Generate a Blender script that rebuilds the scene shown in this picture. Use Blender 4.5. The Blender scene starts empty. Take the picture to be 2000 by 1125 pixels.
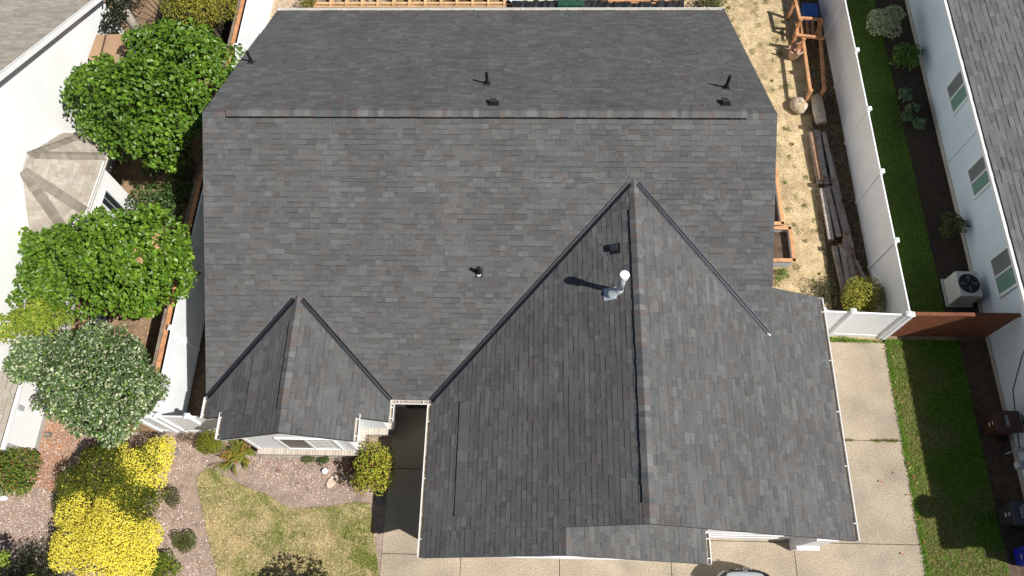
import bpy, math, random
import numpy as np
from mathutils import Vector, Matrix
random.seed(7)
RNG = np.random.default_rng(11)
S = bpy.context.scene
COL = S.collection
R = math.radians

# ------------------------------------------------------------------ camera
F, TH, RHO, PSI, CH = 1491.79, 0.4117, -0.0624, 0.0795, 23.0653     # focal length in px of a 2000 px wide frame, tilt, roll, yaw, height
def _axes():
    r = Vector((1, 0, 0)); u = Vector((0, math.cos(TH), math.sin(TH))); a = Vector((0, math.sin(TH), -math.cos(TH)))
    Z = Matrix.Rotation(PSI, 3, 'Z')
    r, u, a = Z @ r, Z @ u, Z @ a
    c, s = math.cos(RHO), math.sin(RHO)
    return c*r + s*u, -s*r + c*u, a
CR, CU, CA = _axes()
CO = Vector((0, 0, CH))
cam = bpy.data.cameras.new('camera')
cam_o = bpy.data.objects.new('camera', cam); COL.objects.link(cam_o)
cam.sensor_width = 36; cam.lens = 36*F/2000; cam.clip_end = 500; cam.clip_start = 0.5
M = Matrix((CR, CU, -CA)).transposed().to_4x4(); M.translation = CO
cam_o.matrix_world = M
S.camera = cam_o
S.render.resolution_x, S.render.resolution_y = 1024, 576

# ------------------------------------------------------------------ sky, sun, exposure
SUN = Vector((1.10, -0.53, 1.52)).normalized()                    # direction towards the sun
W = bpy.data.worlds.new('World'); S.world = W; W.use_nodes = True
nt = W.node_tree; nt.nodes.clear()
sky = nt.nodes.new('ShaderNodeTexSky'); sky.sky_type = 'NISHITA'; sky.sun_disc = False
sky.sun_elevation = math.asin(SUN.z); sky.sun_rotation = math.atan2(SUN.x, SUN.y)
bg = nt.nodes.new('ShaderNodeBackground'); bg.inputs[1].default_value = 0.05
wo = nt.nodes.new('ShaderNodeOutputWorld')
nt.links.new(sky.outputs[0], bg.inputs[0]); nt.links.new(bg.outputs[0], wo.inputs[0])
sl = bpy.data.lights.new('sun', 'SUN'); sl.energy = 5.0; sl.angle = R(0.5); sl.color = (1, .97, .925)
so = bpy.data.objects.new('sun', sl); COL.objects.link(so)
so.rotation_euler = SUN.to_track_quat('Z', 'Y').to_euler(); so.location = (0, 0, 40)
vs = S.view_settings
vs.view_transform = 'Standard'; vs.look = 'None'; vs.gamma = 1; vs.use_curve_mapping = False; vs.exposure = 0.25

# ------------------------------------------------------------------ helpers
def spot(px, py, z=0.0):
    """world point at height z seen at pixel (px, py) of the 2000 px wide photograph"""
    d = CR*((px-1000)/F) + CU*((562.5-py)/F) + CA
    return CO + d*((z-CH)/d.z)
def px_of(p):
    d = Vector(p) - CO; D = d.dot(CA)
    return 1000 + F*d.dot(CR)/D, 562.5 - F*d.dot(CU)/D
def tag(o, label=None, cat=None, group=None, kind=None):
    if label: o['label'] = label
    if cat: o['category'] = cat
    if group: o['group'] = group
    if kind: o['kind'] = kind
    return o
def empty(name, loc=(0, 0, 0), rz=0, label=None, cat=None, group=None, kind=None):
    o = bpy.data.objects.new(name, None); COL.objects.link(o); o.location = loc; o.rotation_euler = (0, 0, rz)
    o.empty_display_size = .2
    return tag(o, label, cat, group, kind)
def origin_of(o):
    v = Vector((0, 0, 0))
    while o is not None:
        v = v + Vector(o.location); o = o.parent
    return v
def link(name, me, m, parent=None, kind=None, loc=None):
    o = bpy.data.objects.new(name, me); COL.objects.link(o)
    if m is not None and len(me.materials) == 0: me.materials.append(m)
    if parent is not None: o.parent = parent
    if loc is not None: o.location = loc
    if kind: o['kind'] = kind
    return o
def np_mesh(name, V, loops, starts, totals, col=None):
    me = bpy.data.meshes.new(name)
    V = np.asarray(V, dtype=np.float32)
    me.vertices.add(len(V)); me.vertices.foreach_set('co', V.ravel())
    me.loops.add(len(loops)); me.loops.foreach_set('vertex_index', np.asarray(loops, dtype=np.int32))
    me.polygons.add(len(starts)); me.polygons.foreach_set('loop_start', np.asarray(starts, dtype=np.int32))
    me.polygons.foreach_set('loop_total', np.asarray(totals, dtype=np.int32))
    me.polygons.foreach_set('use_smooth', np.zeros(len(starts), dtype=bool))
    me.update(calc_edges=True)
    if col is not None:
        a = me.attributes.new('tint', 'FLOAT_COLOR', 'FACE')
        c = np.ones((len(starts), 4), dtype=np.float32); c[:, :3] = col
        a.data.foreach_set('color', c.ravel())
    me.validate()
    return me
class MB:
    """collects shapes in world coordinates and links them as one mesh object"""
    def __init__(s): s.v = []; s.f = []; s.c = []
    def add(s, vs, fs, col=None):
        n = len(s.v); s.v += [tuple(p) for p in vs]
        for f in fs: s.f.append([i+n for i in f]); s.c.append(col)
        return s
    def box(s, x0, x1, y0, y1, z0, z1, col=None):
        v = [(x, y, z) for z in (z0, z1) for x, y in ((x0, y0), (x1, y0), (x1, y1), (x0, y1))]
        return s.add(v, [(0, 3, 2, 1), (4, 5, 6, 7), (0, 1, 5, 4), (1, 2, 6, 5), (2, 3, 7, 6), (3, 0, 4, 7)], col)
    def bar(s, a, b, w, h, up=(0, 0, 1), col=None):
        a, b = Vector(a), Vector(b); d = (b-a).normalized(); up = Vector(up)
        if abs(d.dot(up)) > .98: up = Vector((0, 1, 0))
        r = d.cross(up).normalized()*w/2; u = r.cross(d).normalized()*h/2
        v = [p+q for p in (a, b) for q in (-r-u, r-u, r+u, -r+u)]
        return s.add(v, [(0, 3, 2, 1), (4, 5, 6, 7), (0, 1, 5, 4), (1, 2, 6, 5), (2, 3, 7, 6), (3, 0, 4, 7)][:], col)
    def tube(s, pts, rad, n=10, cap=True, col=None):
        pts = [Vector(p) for p in pts]; m = len(pts); base = len(s.v)
        rad = rad if hasattr(rad, '__len__') else [rad]*m
        prev = None
        for i, p in enumerate(pts):
            d = (pts[min(i+1, m-1)]-pts[max(i-1, 0)]).normalized()
            if prev is None:
                u = d.orthogonal().normalized()
            else:
                u = (prev - d*prev.dot(d)).normalized()
            prev = u; w = d.cross(u)
            for k in range(n):
                a = 2*math.pi*k/n; s.v.append(tuple(p+(u*math.cos(a)+w*math.sin(a))*rad[i]))
        for i in range(m-1):
            for k in range(n):
                k2 = (k+1) % n
                s.f.append([base+i*n+k, base+i*n+k2, base+(i+1)*n+k2, base+(i+1)*n+k]); s.c.append(col)
        if cap:
            s.f.append([base+k for k in range(n)][::-1]); s.c.append(col)
            s.f.append([base+(m-1)*n+k for k in range(n)]); s.c.append(col)
        return s
    def prism(s, poly, d, col=None):
        """polygon (3-D points) swept by vector d"""
        n = len(poly); d = Vector(d); v = [Vector(p) for p in poly]; v += [p+d for p in v]
        fs = [tuple(range(n))[::-1], tuple(range(n, 2*n))] + [(i, (i+1) % n, n+(i+1) % n, n+i) for i in range(n)]
        return s.add(v, fs, col)
    def lathe(s, c, prof, n=16, col=None):
        base = len(s.v); c = Vector(c)
        for r, z in prof:
            for k in range(n):
                a = 2*math.pi*k/n; s.v.append((c.x+r*math.cos(a), c.y+r*math.sin(a), c.z+z))
        for i in range(len(prof)-1):
            for k in range(n):
                k2 = (k+1) % n
                s.f.append([base+i*n+k, base+i*n+k2, base+(i+1)*n+k2, base+(i+1)*n+k]); s.c.append(col)
        s.f.append([base+k for k in range(n)][::-1]); s.c.append(col)
        s.f.append([base+(len(prof)-1)*n+k for k in range(n)]); s.c.append(col)
        return s
    def build(s, name, m, parent=None, kind=None, bevel=0, smooth=False, label=None):
        off = origin_of(parent) if parent is not None else Vector((0, 0, 0))
        V = np.array(s.v, dtype=np.float32).reshape(-1, 3) - np.array(off, dtype=np.float32)
        tot = [len(f) for f in s.f]; loops = [i for f in s.f for i in f]
        st = np.concatenate(([0], np.cumsum(tot)[:-1])) if tot else []
        col = np.array([c if c is not None else (1, 1, 1) for c in s.c], dtype=np.float32) if any(c is not None for c in s.c) else None
        me = np_mesh(name, V, loops, st, tot, col)
        if smooth: me.polygons.foreach_set('use_smooth', [True]*len(me.polygons))
        o = link(name, me, m, parent, kind)
        if bevel:
            b = o.modifiers.new('bevel', 'BEVEL'); b.width = bevel; b.segments = 2; b.limit_method = 'ANGLE'
        if label: o['label'] = label
        return o

# ------------------------------------------------------------------ materials
MAT = {}
def mat(name, col, rough=.8, var=.0, vscale=8, bump=0, bscale=60, attr=False, metal=0, spec=.3, fine=0, fscale=150, trans=0, var2=None, v2scale=1.5, v2mix=.5, detail=4, glass=0, coat=0):
    if name in MAT: return MAT[name]
    m = bpy.data.materials.new(name); m.use_nodes = True; t = m.node_tree; n = t.nodes; L = t.links
    p = n['Principled BSDF']; out = n['Material Output']
    p.inputs['Roughness'].default_value = rough; p.inputs['Metallic'].default_value = metal
    p.inputs['Specular IOR Level'].default_value = spec
    if coat: p.inputs['Coat Weight'].default_value = coat; p.inputs['Coat Roughness'].default_value = .08
    tc = n.new('ShaderNodeTexCoord'); geo = n.new('ShaderNodeNewGeometry')
    if attr:
        a = n.new('ShaderNodeAttribute'); a.attribute_name = 'tint'; c = a.outputs['Color']
    else:
        rgb = n.new('ShaderNodeRGB'); rgb.outputs[0].default_value = (*col, 1); c = rgb.outputs[0]
    def noise(scale, det=4):
        x = n.new('ShaderNodeTexNoise'); x.inputs['Scale'].default_value = scale; x.inputs['Detail'].default_value = det
        L.new(geo.outputs['Position'], x.inputs['Vector']); return x.outputs['Fac']
    def mul(c, fac, lo, hi):
        mr = n.new('ShaderNodeMapRange'); mr.inputs['From Min'].default_value = .3; mr.inputs['From Max'].default_value = .7
        mr.inputs['To Min'].default_value = lo; mr.inputs['To Max'].default_value = hi; L.new(fac, mr.inputs['Value'])
        v = n.new('ShaderNodeVectorMath'); v.operation = 'SCALE'; L.new(c, v.inputs[0]); L.new(mr.outputs[0], v.inputs['Scale']); return v.outputs[0]
    if var2 is not None:
        mx = n.new('ShaderNodeMix'); mx.data_type = 'RGBA'; mr = n.new('ShaderNodeMapRange')
        mr.inputs['From Min'].default_value = v2mix-.12; mr.inputs['From Max'].default_value = v2mix+.12; mr.clamp = True
        L.new(noise(v2scale, 6), mr.inputs['Value']); L.new(mr.outputs[0], mx.inputs['Factor'])
        L.new(c, mx.inputs['A']); mx.inputs['B'].default_value = (*var2, 1); c = mx.outputs['Result']
    if var: c = mul(c, noise(vscale, detail), 1-var, 1+var)
    if fine: c = mul(c, noise(fscale, 2), 1-fine, 1+fine)
    L.new(c, p.inputs['Base Color'])
    if bump:
        b = n.new('ShaderNodeBump'); b.inputs['Strength'].default_value = bump; b.inputs['Distance'].default_value = .01
        L.new(noise(bscale, 3), b.inputs['Height']); L.new(b.outputs[0], p.inputs['Normal'])
    if trans:
        tr = n.new('ShaderNodeBsdfTranslucent'); L.new(c, tr.inputs['Color'])
        mx = n.new('ShaderNodeMixShader'); mx.inputs[0].default_value = trans
        L.new(p.outputs[0], mx.inputs[1]); L.new(tr.outputs[0], mx.inputs[2]); L.new(mx.outputs[0], out.inputs['Surface'])
    MAT[name] = m; return m

shingle_m = mat('asphalt shingle', (.1, .1, .1), .93, attr=True, fine=.30, fscale=55, var=.10, vscale=.8, spec=.2)
felt_m = mat('roofing felt', (.03, .03, .03), .95)
vent_m = mat('black plastic', (.012, .012, .013), .6, spec=.3)
valley_m = mat('dark painted metal', (.013, .014, .018), .45, metal=.0, spec=.5, var=.25, vscale=6)
galv_m = mat('galvanised metal', (.62, .65, .68), .42, metal=.35, var=.12, vscale=12)
white_m = mat('white paint', (.8, .8, .79), .5, var=.04, vscale=3)
vinyl_m = mat('white vinyl', (.86, .875, .89), .4, var=.06, vscale=1.1, spec=.4)
gutter_m = mat('white gutter metal', (.78, .77, .74), .4, var=.06, vscale=6)
gutter_in_m = mat('gutter silt', (.34, .28, .21), .9, var=.4, vscale=14)
blue_siding_m = mat('pale blue siding', (.70, .79, .84), .6, var=.05, vscale=1.2, fine=.03, fscale=40)
white_siding_m = mat('white siding', (.84, .84, .83), .6, var=.03, vscale=.8)
brick_m = mat('pale brick', (.5, .45, .39), .9, attr=True, var=.12, vscale=30, bump=.3)
mortar_m = mat('mortar', (.33, .30, .26), .95, var=.1, vscale=30)
glass_m = mat('window glass', (.02, .03, .035), .04, spec=.9)
screen_m = mat('window with insect screen', (.07, .072, .075), .35, spec=.4)
green_glass_m = mat('green window glass', (.20, .33, .27), .15, spec=.8)
grey_glass_m = mat('grey screened glass', (.2, .215, .21), .3, spec=.5)
blind_m = mat('window blind', (.42, .45, .4), .5, var=.1, vscale=30)
concrete_m = mat('exposed aggregate concrete', (.372, .307, .225), .95, var=.15, vscale=1.0, var2=(.27, .235, .185), v2scale=.9, v2mix=.64, fine=.42, fscale=34, bump=.4, bscale=45, detail=9)
wood_m = mat('cedar wood', (.52, .27, .13), .75, var=.22, vscale=5, fine=.15, fscale=40)
fresh_wood_m = mat('fresh lumber', (.62, .40, .21), .75, var=.16, vscale=4, fine=.12, fscale=40)
grey_wood_m = mat('weathered wood', (.27, .235, .2), .85, attr=True, var=.3, vscale=6, fine=.2, fscale=50)
red_wood_m = mat('red brown stained wood', (.17, .06, .03), .7, var=.3, vscale=4)
bark_m = mat('bark', (.13, .1, .075), .95, var=.35, vscale=14, bump=.6, bscale=30)
pale_bark_m = mat('pale bark', (.5, .44, .36), .9, var=.25, vscale=6, bump=.5, bscale=20)
soil_m = mat('garden soil', (.10, .068, .045), .97, var=.35, vscale=5, fine=.25, fscale=60, bump=.7, bscale=30)
dirt_m = mat('bare dirt', (.30, .20, .12), .97, var=.22, vscale=3, fine=.25, fscale=50, var2=(.21, .14, .085), v2scale=1.1, bump=.6, bscale=30)
straw_m = mat('dry straw ground', (.56, .44, .26), .97, var2=(.40, .30, .17), v2scale=.9, v2mix=.56, var=.22, vscale=3, fine=.3, fscale=60, bump=.6, bscale=40)
mulch_m = mat('mulch ground', (.31, .235, .185), .97, var=.25, vscale=3, fine=.35, fscale=55, bump=.7, bscale=40)
lawn_m = mat('lawn thatch', (.44, .35, .18), .97, var=.2, vscale=5, fine=.25, fscale=60, var2=(.15, .17, .04), v2scale=1.1, v2mix=.5, bump=.6, bscale=40)
turf_m = mat('turf soil', (.10, .165, .03), .97, var=.3, vscale=5)
chip_m = mat('loose chips', (.3, .25, .2), .95, attr=True)
blade_m = mat('grass blade', (.1, .2, .03), .6, attr=True, trans=.25, spec=.25)
leaf_m = mat('leaf', (.06, .15, .02), .42, attr=True, trans=.22, spec=.45)
dull_leaf_m = mat('soft leaf', (.06, .15, .02), .6, attr=True, trans=.25, spec=.25)
stone_m = mat('pale stone', (.55, .44, .34), .9, var=.12, vscale=6, fine=.1)
grey_stone_m = mat('grey stone', (.2, .18, .16), .9, var=.2, vscale=8, fine=.15)
wgravel_m = mat('pale gravel', (.5, .47, .42), .95, attr=True)

# ------------------------------------------------------------------ polygons
def clip(poly, nx, c):
    """2-D polygon clipped to nx.p <= c"""
    out = []
    for i in range(len(poly)):
        a, b = poly[i], poly[(i+1) % len(poly)]
        da, db = a[0]*nx[0]+a[1]*nx[1]-c, b[0]*nx[0]+b[1]*nx[1]-c
        if da <= 0: out.append(a)
        if (da < 0 < db) or (db < 0 < da):
            t = da/(da-db); out.append((a[0]+(b[0]-a[0])*t, a[1]+(b[1]-a[1])*t))
    return out
def area2(p): return .5*sum(p[i][0]*p[(i+1) % len(p)][1]-p[(i+1) % len(p)][0]*p[i][1] for i in range(len(p)))
def clip_convex(poly, hull):
    for i in range(len(hull)):
        a, b = hull[i], hull[(i+1) % len(hull)]
        n = (b[1]-a[1], -(b[0]-a[0]))
        poly = clip(poly, n, n[0]*a[0]+n[1]*a[1])
        if len(poly) < 3: return []
    return poly
def in_poly(x, y, poly):
    res = np.zeros(len(x), bool); n = len(poly); j = n-1
    for i in range(n):
        xi, yi = poly[i][0], poly[i][1]; xj, yj = poly[j][0], poly[j][1]
        cnd = ((yi > y) != (yj > y)) & (x < (xj-xi)*(y-yi)/((yj-yi) or 1e-9)+xi)
        res ^= cnd; j = i
    return res
def sample(poly, n):
    xs = [p[0] for p in poly]; ys = [p[1] for p in poly]
    X = np.zeros(0); Y = np.zeros(0)
    while len(X) < n:
        x = RNG.uniform(min(xs), max(xs), n*2); y = RNG.uniform(min(ys), max(ys), n*2)
        k = in_poly(x, y, poly); X = np.concatenate((X, x[k])); Y = np.concatenate((Y, y[k]))
    return X[:n], Y[:n]
_pg = RNG.uniform(0, 1, (64, 64))
def vnoise(x, y, s):
    x = np.asarray(x)*s; y = np.asarray(y)*s
    xi = np.floor(x).astype(int); yi = np.floor(y).astype(int); fx = x-xi; fy = y-yi
    fx = fx*fx*(3-2*fx); fy = fy*fy*(3-2*fy)
    g = lambda a, b: _pg[a % 64, b % 64]
    return (g(xi, yi)*(1-fx)+g(xi+1, yi)*fx)*(1-fy)+(g(xi, yi+1)*(1-fx)+g(xi+1, yi+1)*fx)*fy

# ------------------------------------------------------------------ shingled planes
EXP = .1435
TABS = []                                                          # every tab: (projected area, verts, faces, colour, owner)
PAL_DARK = [((.107, .1065, .1055), 6), ((.088, .090, .092), 2.6), ((.098, .091, .087), 2.6), ((.121, .122, .119), 2.4), ((.095, .098, .097), 3), ((.110, .1045, .101), 3)]
PAL_BEIGE = [((.36, .322, .268), 5), ((.32, .285, .235), 3), ((.395, .355, .30), 3), ((.34, .29, .235), 2)]
PAL_GREY = [((.19, .183, .18), 4), ((.165, .16, .158), 3), ((.215, .205, .20), 3)]
def pick(pal):
    c = random.choices([p[0] for p in pal], [p[1] for p in pal])[0]; k = random.uniform(.93, 1.07)
    return tuple(x*k for x in c)
def shingle_plane(owner, org, e, s, polys, pal, wmin=.09, wmax=.37, exp=EXP, tmin=.006, tmax=.013):
    """org: a point on the eave, e: unit vector along the eave, s: unit vector up the slope, polys: convex polygons in world space on the plane"""
    org, e, s = Vector(org), Vector(e).normalized(), Vector(s).normalized(); n = e.cross(s).normalized()
    if n.z < 0: n = -n
    for poly in polys:
        q = [((Vector(p)-org).dot(e), (Vector(p)-org).dot(s)) for p in poly]
        if area2(q) < 0: q = q[::-1]
        vmin, vmax = min(p[1] for p in q), max(p[1] for p in q)
        for k in range(math.floor(vmin/exp+1e-6), math.ceil(vmax/exp)):
            v0, v1 = k*exp, (k+1)*exp
            row = clip(clip(q, (0, 1), v1), (0, -1), -v0)
            if len(row) < 3: continue
            u0, u1 = min(p[0] for p in row), max(p[0] for p in row)
            u = u0 - random.uniform(0, .3); hold = 0; last = None
            while u < u1:
                w = random.uniform(wmin, wmax)
                c = last if (last and random.random() < .12) else pick(pal); last = c
                th = random.choice((tmin, tmax)) * random.uniform(.85, 1.2); dv = random.uniform(-.004, .004)
                tab = clip_convex([(u+.0015, v0+dv), (u+w-.0015, v0+dv), (u+w-.0015, v1+dv), (u+.0015, v1+dv)], q)
                u += w
                if len(tab) < 3 or abs(area2(tab)) < 2e-4: continue
                m = len(tab)
                top = [org+e*a+s*b+n*(.003+th*(1-.5*(b-v0)/exp)) for a, b in tab]
                bot = [org+e*a+s*b-n*.012 for a, b in tab]
                pp = [px_of(p) for p in top]
                bands = []
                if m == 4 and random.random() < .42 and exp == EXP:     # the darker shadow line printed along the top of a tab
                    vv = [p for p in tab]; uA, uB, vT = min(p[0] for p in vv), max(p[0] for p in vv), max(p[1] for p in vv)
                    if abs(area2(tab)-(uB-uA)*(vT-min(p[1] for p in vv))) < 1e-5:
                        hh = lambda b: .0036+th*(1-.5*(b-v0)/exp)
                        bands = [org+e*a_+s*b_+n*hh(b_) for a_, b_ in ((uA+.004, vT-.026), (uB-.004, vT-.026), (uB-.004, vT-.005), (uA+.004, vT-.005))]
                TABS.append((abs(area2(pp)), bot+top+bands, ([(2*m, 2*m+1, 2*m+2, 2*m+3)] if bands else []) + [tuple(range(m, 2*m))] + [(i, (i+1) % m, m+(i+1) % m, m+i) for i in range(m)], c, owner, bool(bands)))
def emit_tabs(owner, parent, limit=300, m=None):
    mine = sorted([t for t in TABS if t[4] == owner], key=lambda t: -t[0])
    rest = MB()
    for i, (a, vs, fs, c, _, bd) in enumerate(mine):
        if i < limit:
            b_ = MB().add(vs, fs, c)
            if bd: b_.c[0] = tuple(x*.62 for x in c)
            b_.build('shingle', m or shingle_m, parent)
        else:
            k_ = len(rest.c); rest.add(vs, fs, c)
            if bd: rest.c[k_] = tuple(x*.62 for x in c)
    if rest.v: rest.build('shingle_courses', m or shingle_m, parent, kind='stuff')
def slab(mb, poly, th=.11):
    n = (Vector(poly[1])-Vector(poly[0])).cross(Vector(poly[2])-Vector(poly[0])).normalized()
    if n.z < 0: n = -n
    mb.prism([Vector(p)-n*.008 for p in poly], -n*th)
def cap_row(parent, a, b, s1, s2, pal, lift, w=.145, start=0, step=EXP):
    """cap shingles folded over a ridge from a to b; s1, s2 point down the two slopes; each overlaps the one before"""
    a, b = Vector(a), Vector(b); d = (b-a); L = d.length; d.normalize(); n1 = Vector((0, 0, 1))
    s1, s2 = Vector(s1).normalized(), Vector(s2).normalized()
    k = 0; x = 0.0
    while x < L:
        x1 = min(x+step+.03, L); mb = MB(); c = pick(pal)
        lo, hi = lift+.004, lift+.016
        P = lambda t, h, g: a+d*t+n1*h+g
        j = random.uniform(-.006, .006)
        for g, sg in ((s1*(w+j), 1), (s2*(w+j), -1)):
            v = [P(x, lo+.01, Vector()), P(x1, hi+.01, Vector()), P(x1, hi-.002, g), P(x, lo-.002, g), P(x, lift-.02, Vector()), P(x1, lift-.02, Vector()), P(x1, hi-.014, g), P(x, lo-.014, g)]
            f = [(0, 1, 2, 3), (2, 6, 7, 3), (1, 5, 6, 2), (0, 3, 7, 4)]
            mb.add(v, f if sg > 0 else [t[::-1] for t in f], c)
        mb.build('cap_shingle', shingle_m, parent)
        x += step; k += 1

# ================================================================== THE GROUND
def sheet(name, pts, z, m, kind='structure'):
    mb = MB(); mb.add([(p[0], p[1], z) for p in pts], [tuple(range(len(pts)))])
    o = mb.build(name, m); o['kind'] = kind
    return o
def gp(*px): return [tuple(spot(x, y, 0)[:2]) for x, y in px]
sheet('ground', [(-90, -70), (90, -70), (90, 110), (-90, 110)], -.06, dirt_m)
sheet('backyard_dirt', [(-11, 5), (9, 5), (9, 26), (-11, 26)], -.05, soil_m)
dry_yard = [(5.5, 8.4), (10.9, 8.4), (10.9, 26), (5.5, 26)]
sheet('dry_side_yard', dry_yard, -.02, straw_m)
lawn_px = [(384, 936), (395, 922), (412, 916), (438, 929), (477, 950), (524, 968), (548, 985), (574, 994), (632, 992), (697, 981), (722, 984), (726, 1010), (740, 1123), (752, 1290), (470, 1290), (427, 1125), (405, 1040), (386, 950)]
lawn = gp(*lawn_px)
bed = [(-22, 4.2), (-15.2, 4.2), (-15.3, 5.9), (-11.9, 5.0), (-4.37, 6.0), (-4.37, -3), (-24, -3)]
sheet('planting_bed', bed, -.02, mulch_m)
mb = MB(); mb.prism([(p[0], p[1], -.03) for p in lawn], (0, 0, .045)); mb.build('front_lawn', lawn_m)['kind'] = 'structure'
side_lawn = [(11.03, -3), (13.25, -3), (13.3, 8.4), (11.03, 8.4)]
sheet('side_lawn', side_lawn, .0, turf_m)
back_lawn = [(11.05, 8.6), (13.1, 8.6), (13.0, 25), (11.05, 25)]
sheet('neighbour_lawn', back_lawn, .0, mat('turf soil with painted shade', (.06, .09, .02), .97, var=.3, vscale=5))  # turf soil colour darkened to stand in for shade
sheet('neighbour_bed', [(12.75, 8.6), (14.3, 8.6), (14.3, 25), (12.75, 25)], -.01, mat('black soil and shade tone', (.045, .032, .023), .97, var=.3, vscale=6, bump=.6, bscale=30))
sheet('foundation_bed', [(13.28, -3), (14.3, -3), (14.3, 8.6), (13.28, 8.6)], -.01, soil_m)
sheet('rear_gravel', [(-10.6, 19.2), (-8.8, 19.2), (-8.8, 26), (-10.6, 26)], -.01, mat('pea gravel', (.44, .34, .23), .95, var=.2, vscale=6, fine=.5, fscale=28, bump=.7, bscale=30))

# driveway and walkway: separate slabs with joints
drive = empty('driveway', (0, 0, 0), kind='structure')
def slab_box(x0, x1, y0, y1, z=.0):
    g = .008
    MB().prism([(x0+g, y0+g, -.12), (x1-g, y0+g, -.12), (x1-g, y1-g, -.12), (x0+g, y1-g, -.12)], (0, 0, .12+z+random.uniform(-.003, .003))).build('concrete_slab', concrete_m, drive, bevel=.006)
JX = [-4.37, -2.08, .74, 3.9, 7.4, 11.02]
for a, b in zip(JX[:-1], JX[1:]):
    top = 1.68 if b < 4 else 2.22
    slab_box(a, b, -2.6, top)
slab_box(-4.37, -2.3, 1.68, 4.1); slab_box(-4.37, -2.3, 4.1, 6.6)
slab_box(3.9, 8.0, 2.22, 3.2)
slab_box(8.0, 11.02, 2.22, 5.18); slab_box(8.0, 11.02, 5.18, 8.3)
sheet('walkway_edge', [(-4.37, 2.0), (-2.3, 2.0), (-2.3, 6.6), (-4.37, 6.6)], -.13, soil_m)

# ================================================================== THE HOUSE
T = .5013; CT = 1/math.sqrt(1+T*T); ST = T*CT
XL, XR, YR, ZR = -9.2, 6.4, 12.58, 6.0
YB = 19.48; YF = 5.54; ZE = ZR-T*(YR-YF)
XG, ZG = 2.60, 5.21; YAP = YR-(ZR-ZG)/T
XGL = XG-(ZG-ZE)/T; XGR = 8.22; ZGR = ZG-T*(XGR-XG)
YU, YLG = 2.05, 1.41                                   # fronts of the upper and lower gable
XLR = .76; ZLR = ZG+T*(XLR-XG); XLE = 4.40; ZLE = ZLR-T*(XLE-XLR)
XD, ZD = -6.58, 3.76; YD = YR-(ZR-ZD)/T; XDL = XD-(ZD-ZE)/T; XDR = XD+(ZD-ZE)/T
YDW, YDN = 4.93, 4.29                                  # fronts of the wide and the narrow part of the small gable
NLX, NRX = -8.50, -4.83
zm = lambda x, y: (x, y, ZR-T*abs(y-YR))
zg = lambda x, y: (x, y, ZG-T*abs(x-XG))
zd = lambda x, y: (x, y, ZD-T*abs(x-XD))
zl = lambda x, y: (x, y, ZLR-T*abs(x-XLR))
house = empty('house', (0, 8, 0), label='white house under the large dark grey shingle roof with two front gables', cat='house')
YVR = YAP-(XR-XG)
YVD = YAP-YD
main_back = [[zm(XL, YR), zm(XR, YR), zm(XR, YB), zm(XL, YB)]]
main_front = [[zm(XL, YAP), zm(XR, YAP), zm(XR, YR), zm(XL, YR)],
              [zm(XL, YD), zm(XG-(YAP-YD), YD), zm(XG, YAP), zm(XL, YAP)],
              [zm(XL, YD-(XD-XL)), zm(XD, YD), zm(XL, YD)],
              [zm(XDR, YF), zm(XGL, YF), zm(XG-(YAP-YD), YD), zm(XD, YD)],
              [zm(XR, YVR), zm(XR, YAP), zm(XG, YAP)]]
gar_left = [[zg(XGL, YU), zg(XG, YU), zg(XG, YAP), zg(XGL, YF)], [zg(XGL, YLG), zg(XLR, YLG), zg(XLR, YU), zg(XGL, YU)]]
gar_right = [[zg(XG, YU), zg(XGR, YU), zg(XGR, 8.8), zg(XR, 8.74), zg(XR, YVR), zg(XG, YAP)]]
gar_right = [[zg(XG, YU), zg(XR, YU), zg(XR, YVR), zg(XG, YAP)], [zg(XR, YU), zg(XGR, YU), zg(XGR, 8.8), zg(XR, 8.74)]]
low_right = [[zl(XLR, YLG), zl(XLE, YLG), zl(XLE, YU+.25), zl(XLR, YU+.25)]]
dor_left = [[zd(XD, YDW), zd(XD, YD), zd(XDL, YF-.0), zd(XDL, YDW)], [zd(NLX, YDN), zd(XD, YDN), zd(XD, YDW), zd(NLX, YDW)]]
dor_right = [[zd(XD, YDW), zd(XDR, YDW), zd(XDR, YF), zd(XD, YD)], [zd(XD, YDN), zd(NRX, YDN), zd(NRX, YDW), zd(XD, YDW)]]
roof_mb = MB()
for grp in (main_back, main_front, gar_left, gar_right, low_right, dor_left, dor_right):
    for p in grp: slab(roof_mb, p)
roof = roof_mb.build('roof', felt_m, house)
up = lambda x, y: Vector((x*CT, y*CT, ST))
shingle_plane('house', zm(XL, YB), (1, 0, 0), up(0, -1), main_back, PAL_DARK)
shingle_plane('house', zm(XL, YF), (1, 0, 0), up(0, 1), main_front, PAL_DARK)
shingle_plane('house', zg(XGL, YLG), (0, 1, 0), up(1, 0), gar_left, PAL_DARK)
shingle_plane('house', zg(XGR, YU), (0, 1, 0), up(-1, 0), gar_right, PAL_DARK)
shingle_plane('house', zl(XLE, YLG), (0, 1, 0), up(-1, 0), low_right, PAL_DARK)
shingle_plane('house', zd(XDL, YDN), (0, 1, 0), up(1, 0), dor_left, PAL_DARK)
shingle_plane('house', zd(XDR, YDN), (0, 1, 0), up(-1, 0), dor_right, PAL_DARK)
emit_tabs('house', roof)
PAL_CAP = [((.118, .119, .118), 3), ((.096, .10, .103), 2.4), ((.122, .104, .096), 2), ((.146, .147, .143), 2.2), ((.13, .122, .117), 2)]
dn = lambda x, y: Vector((x*CT, y*CT, -ST))
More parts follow.
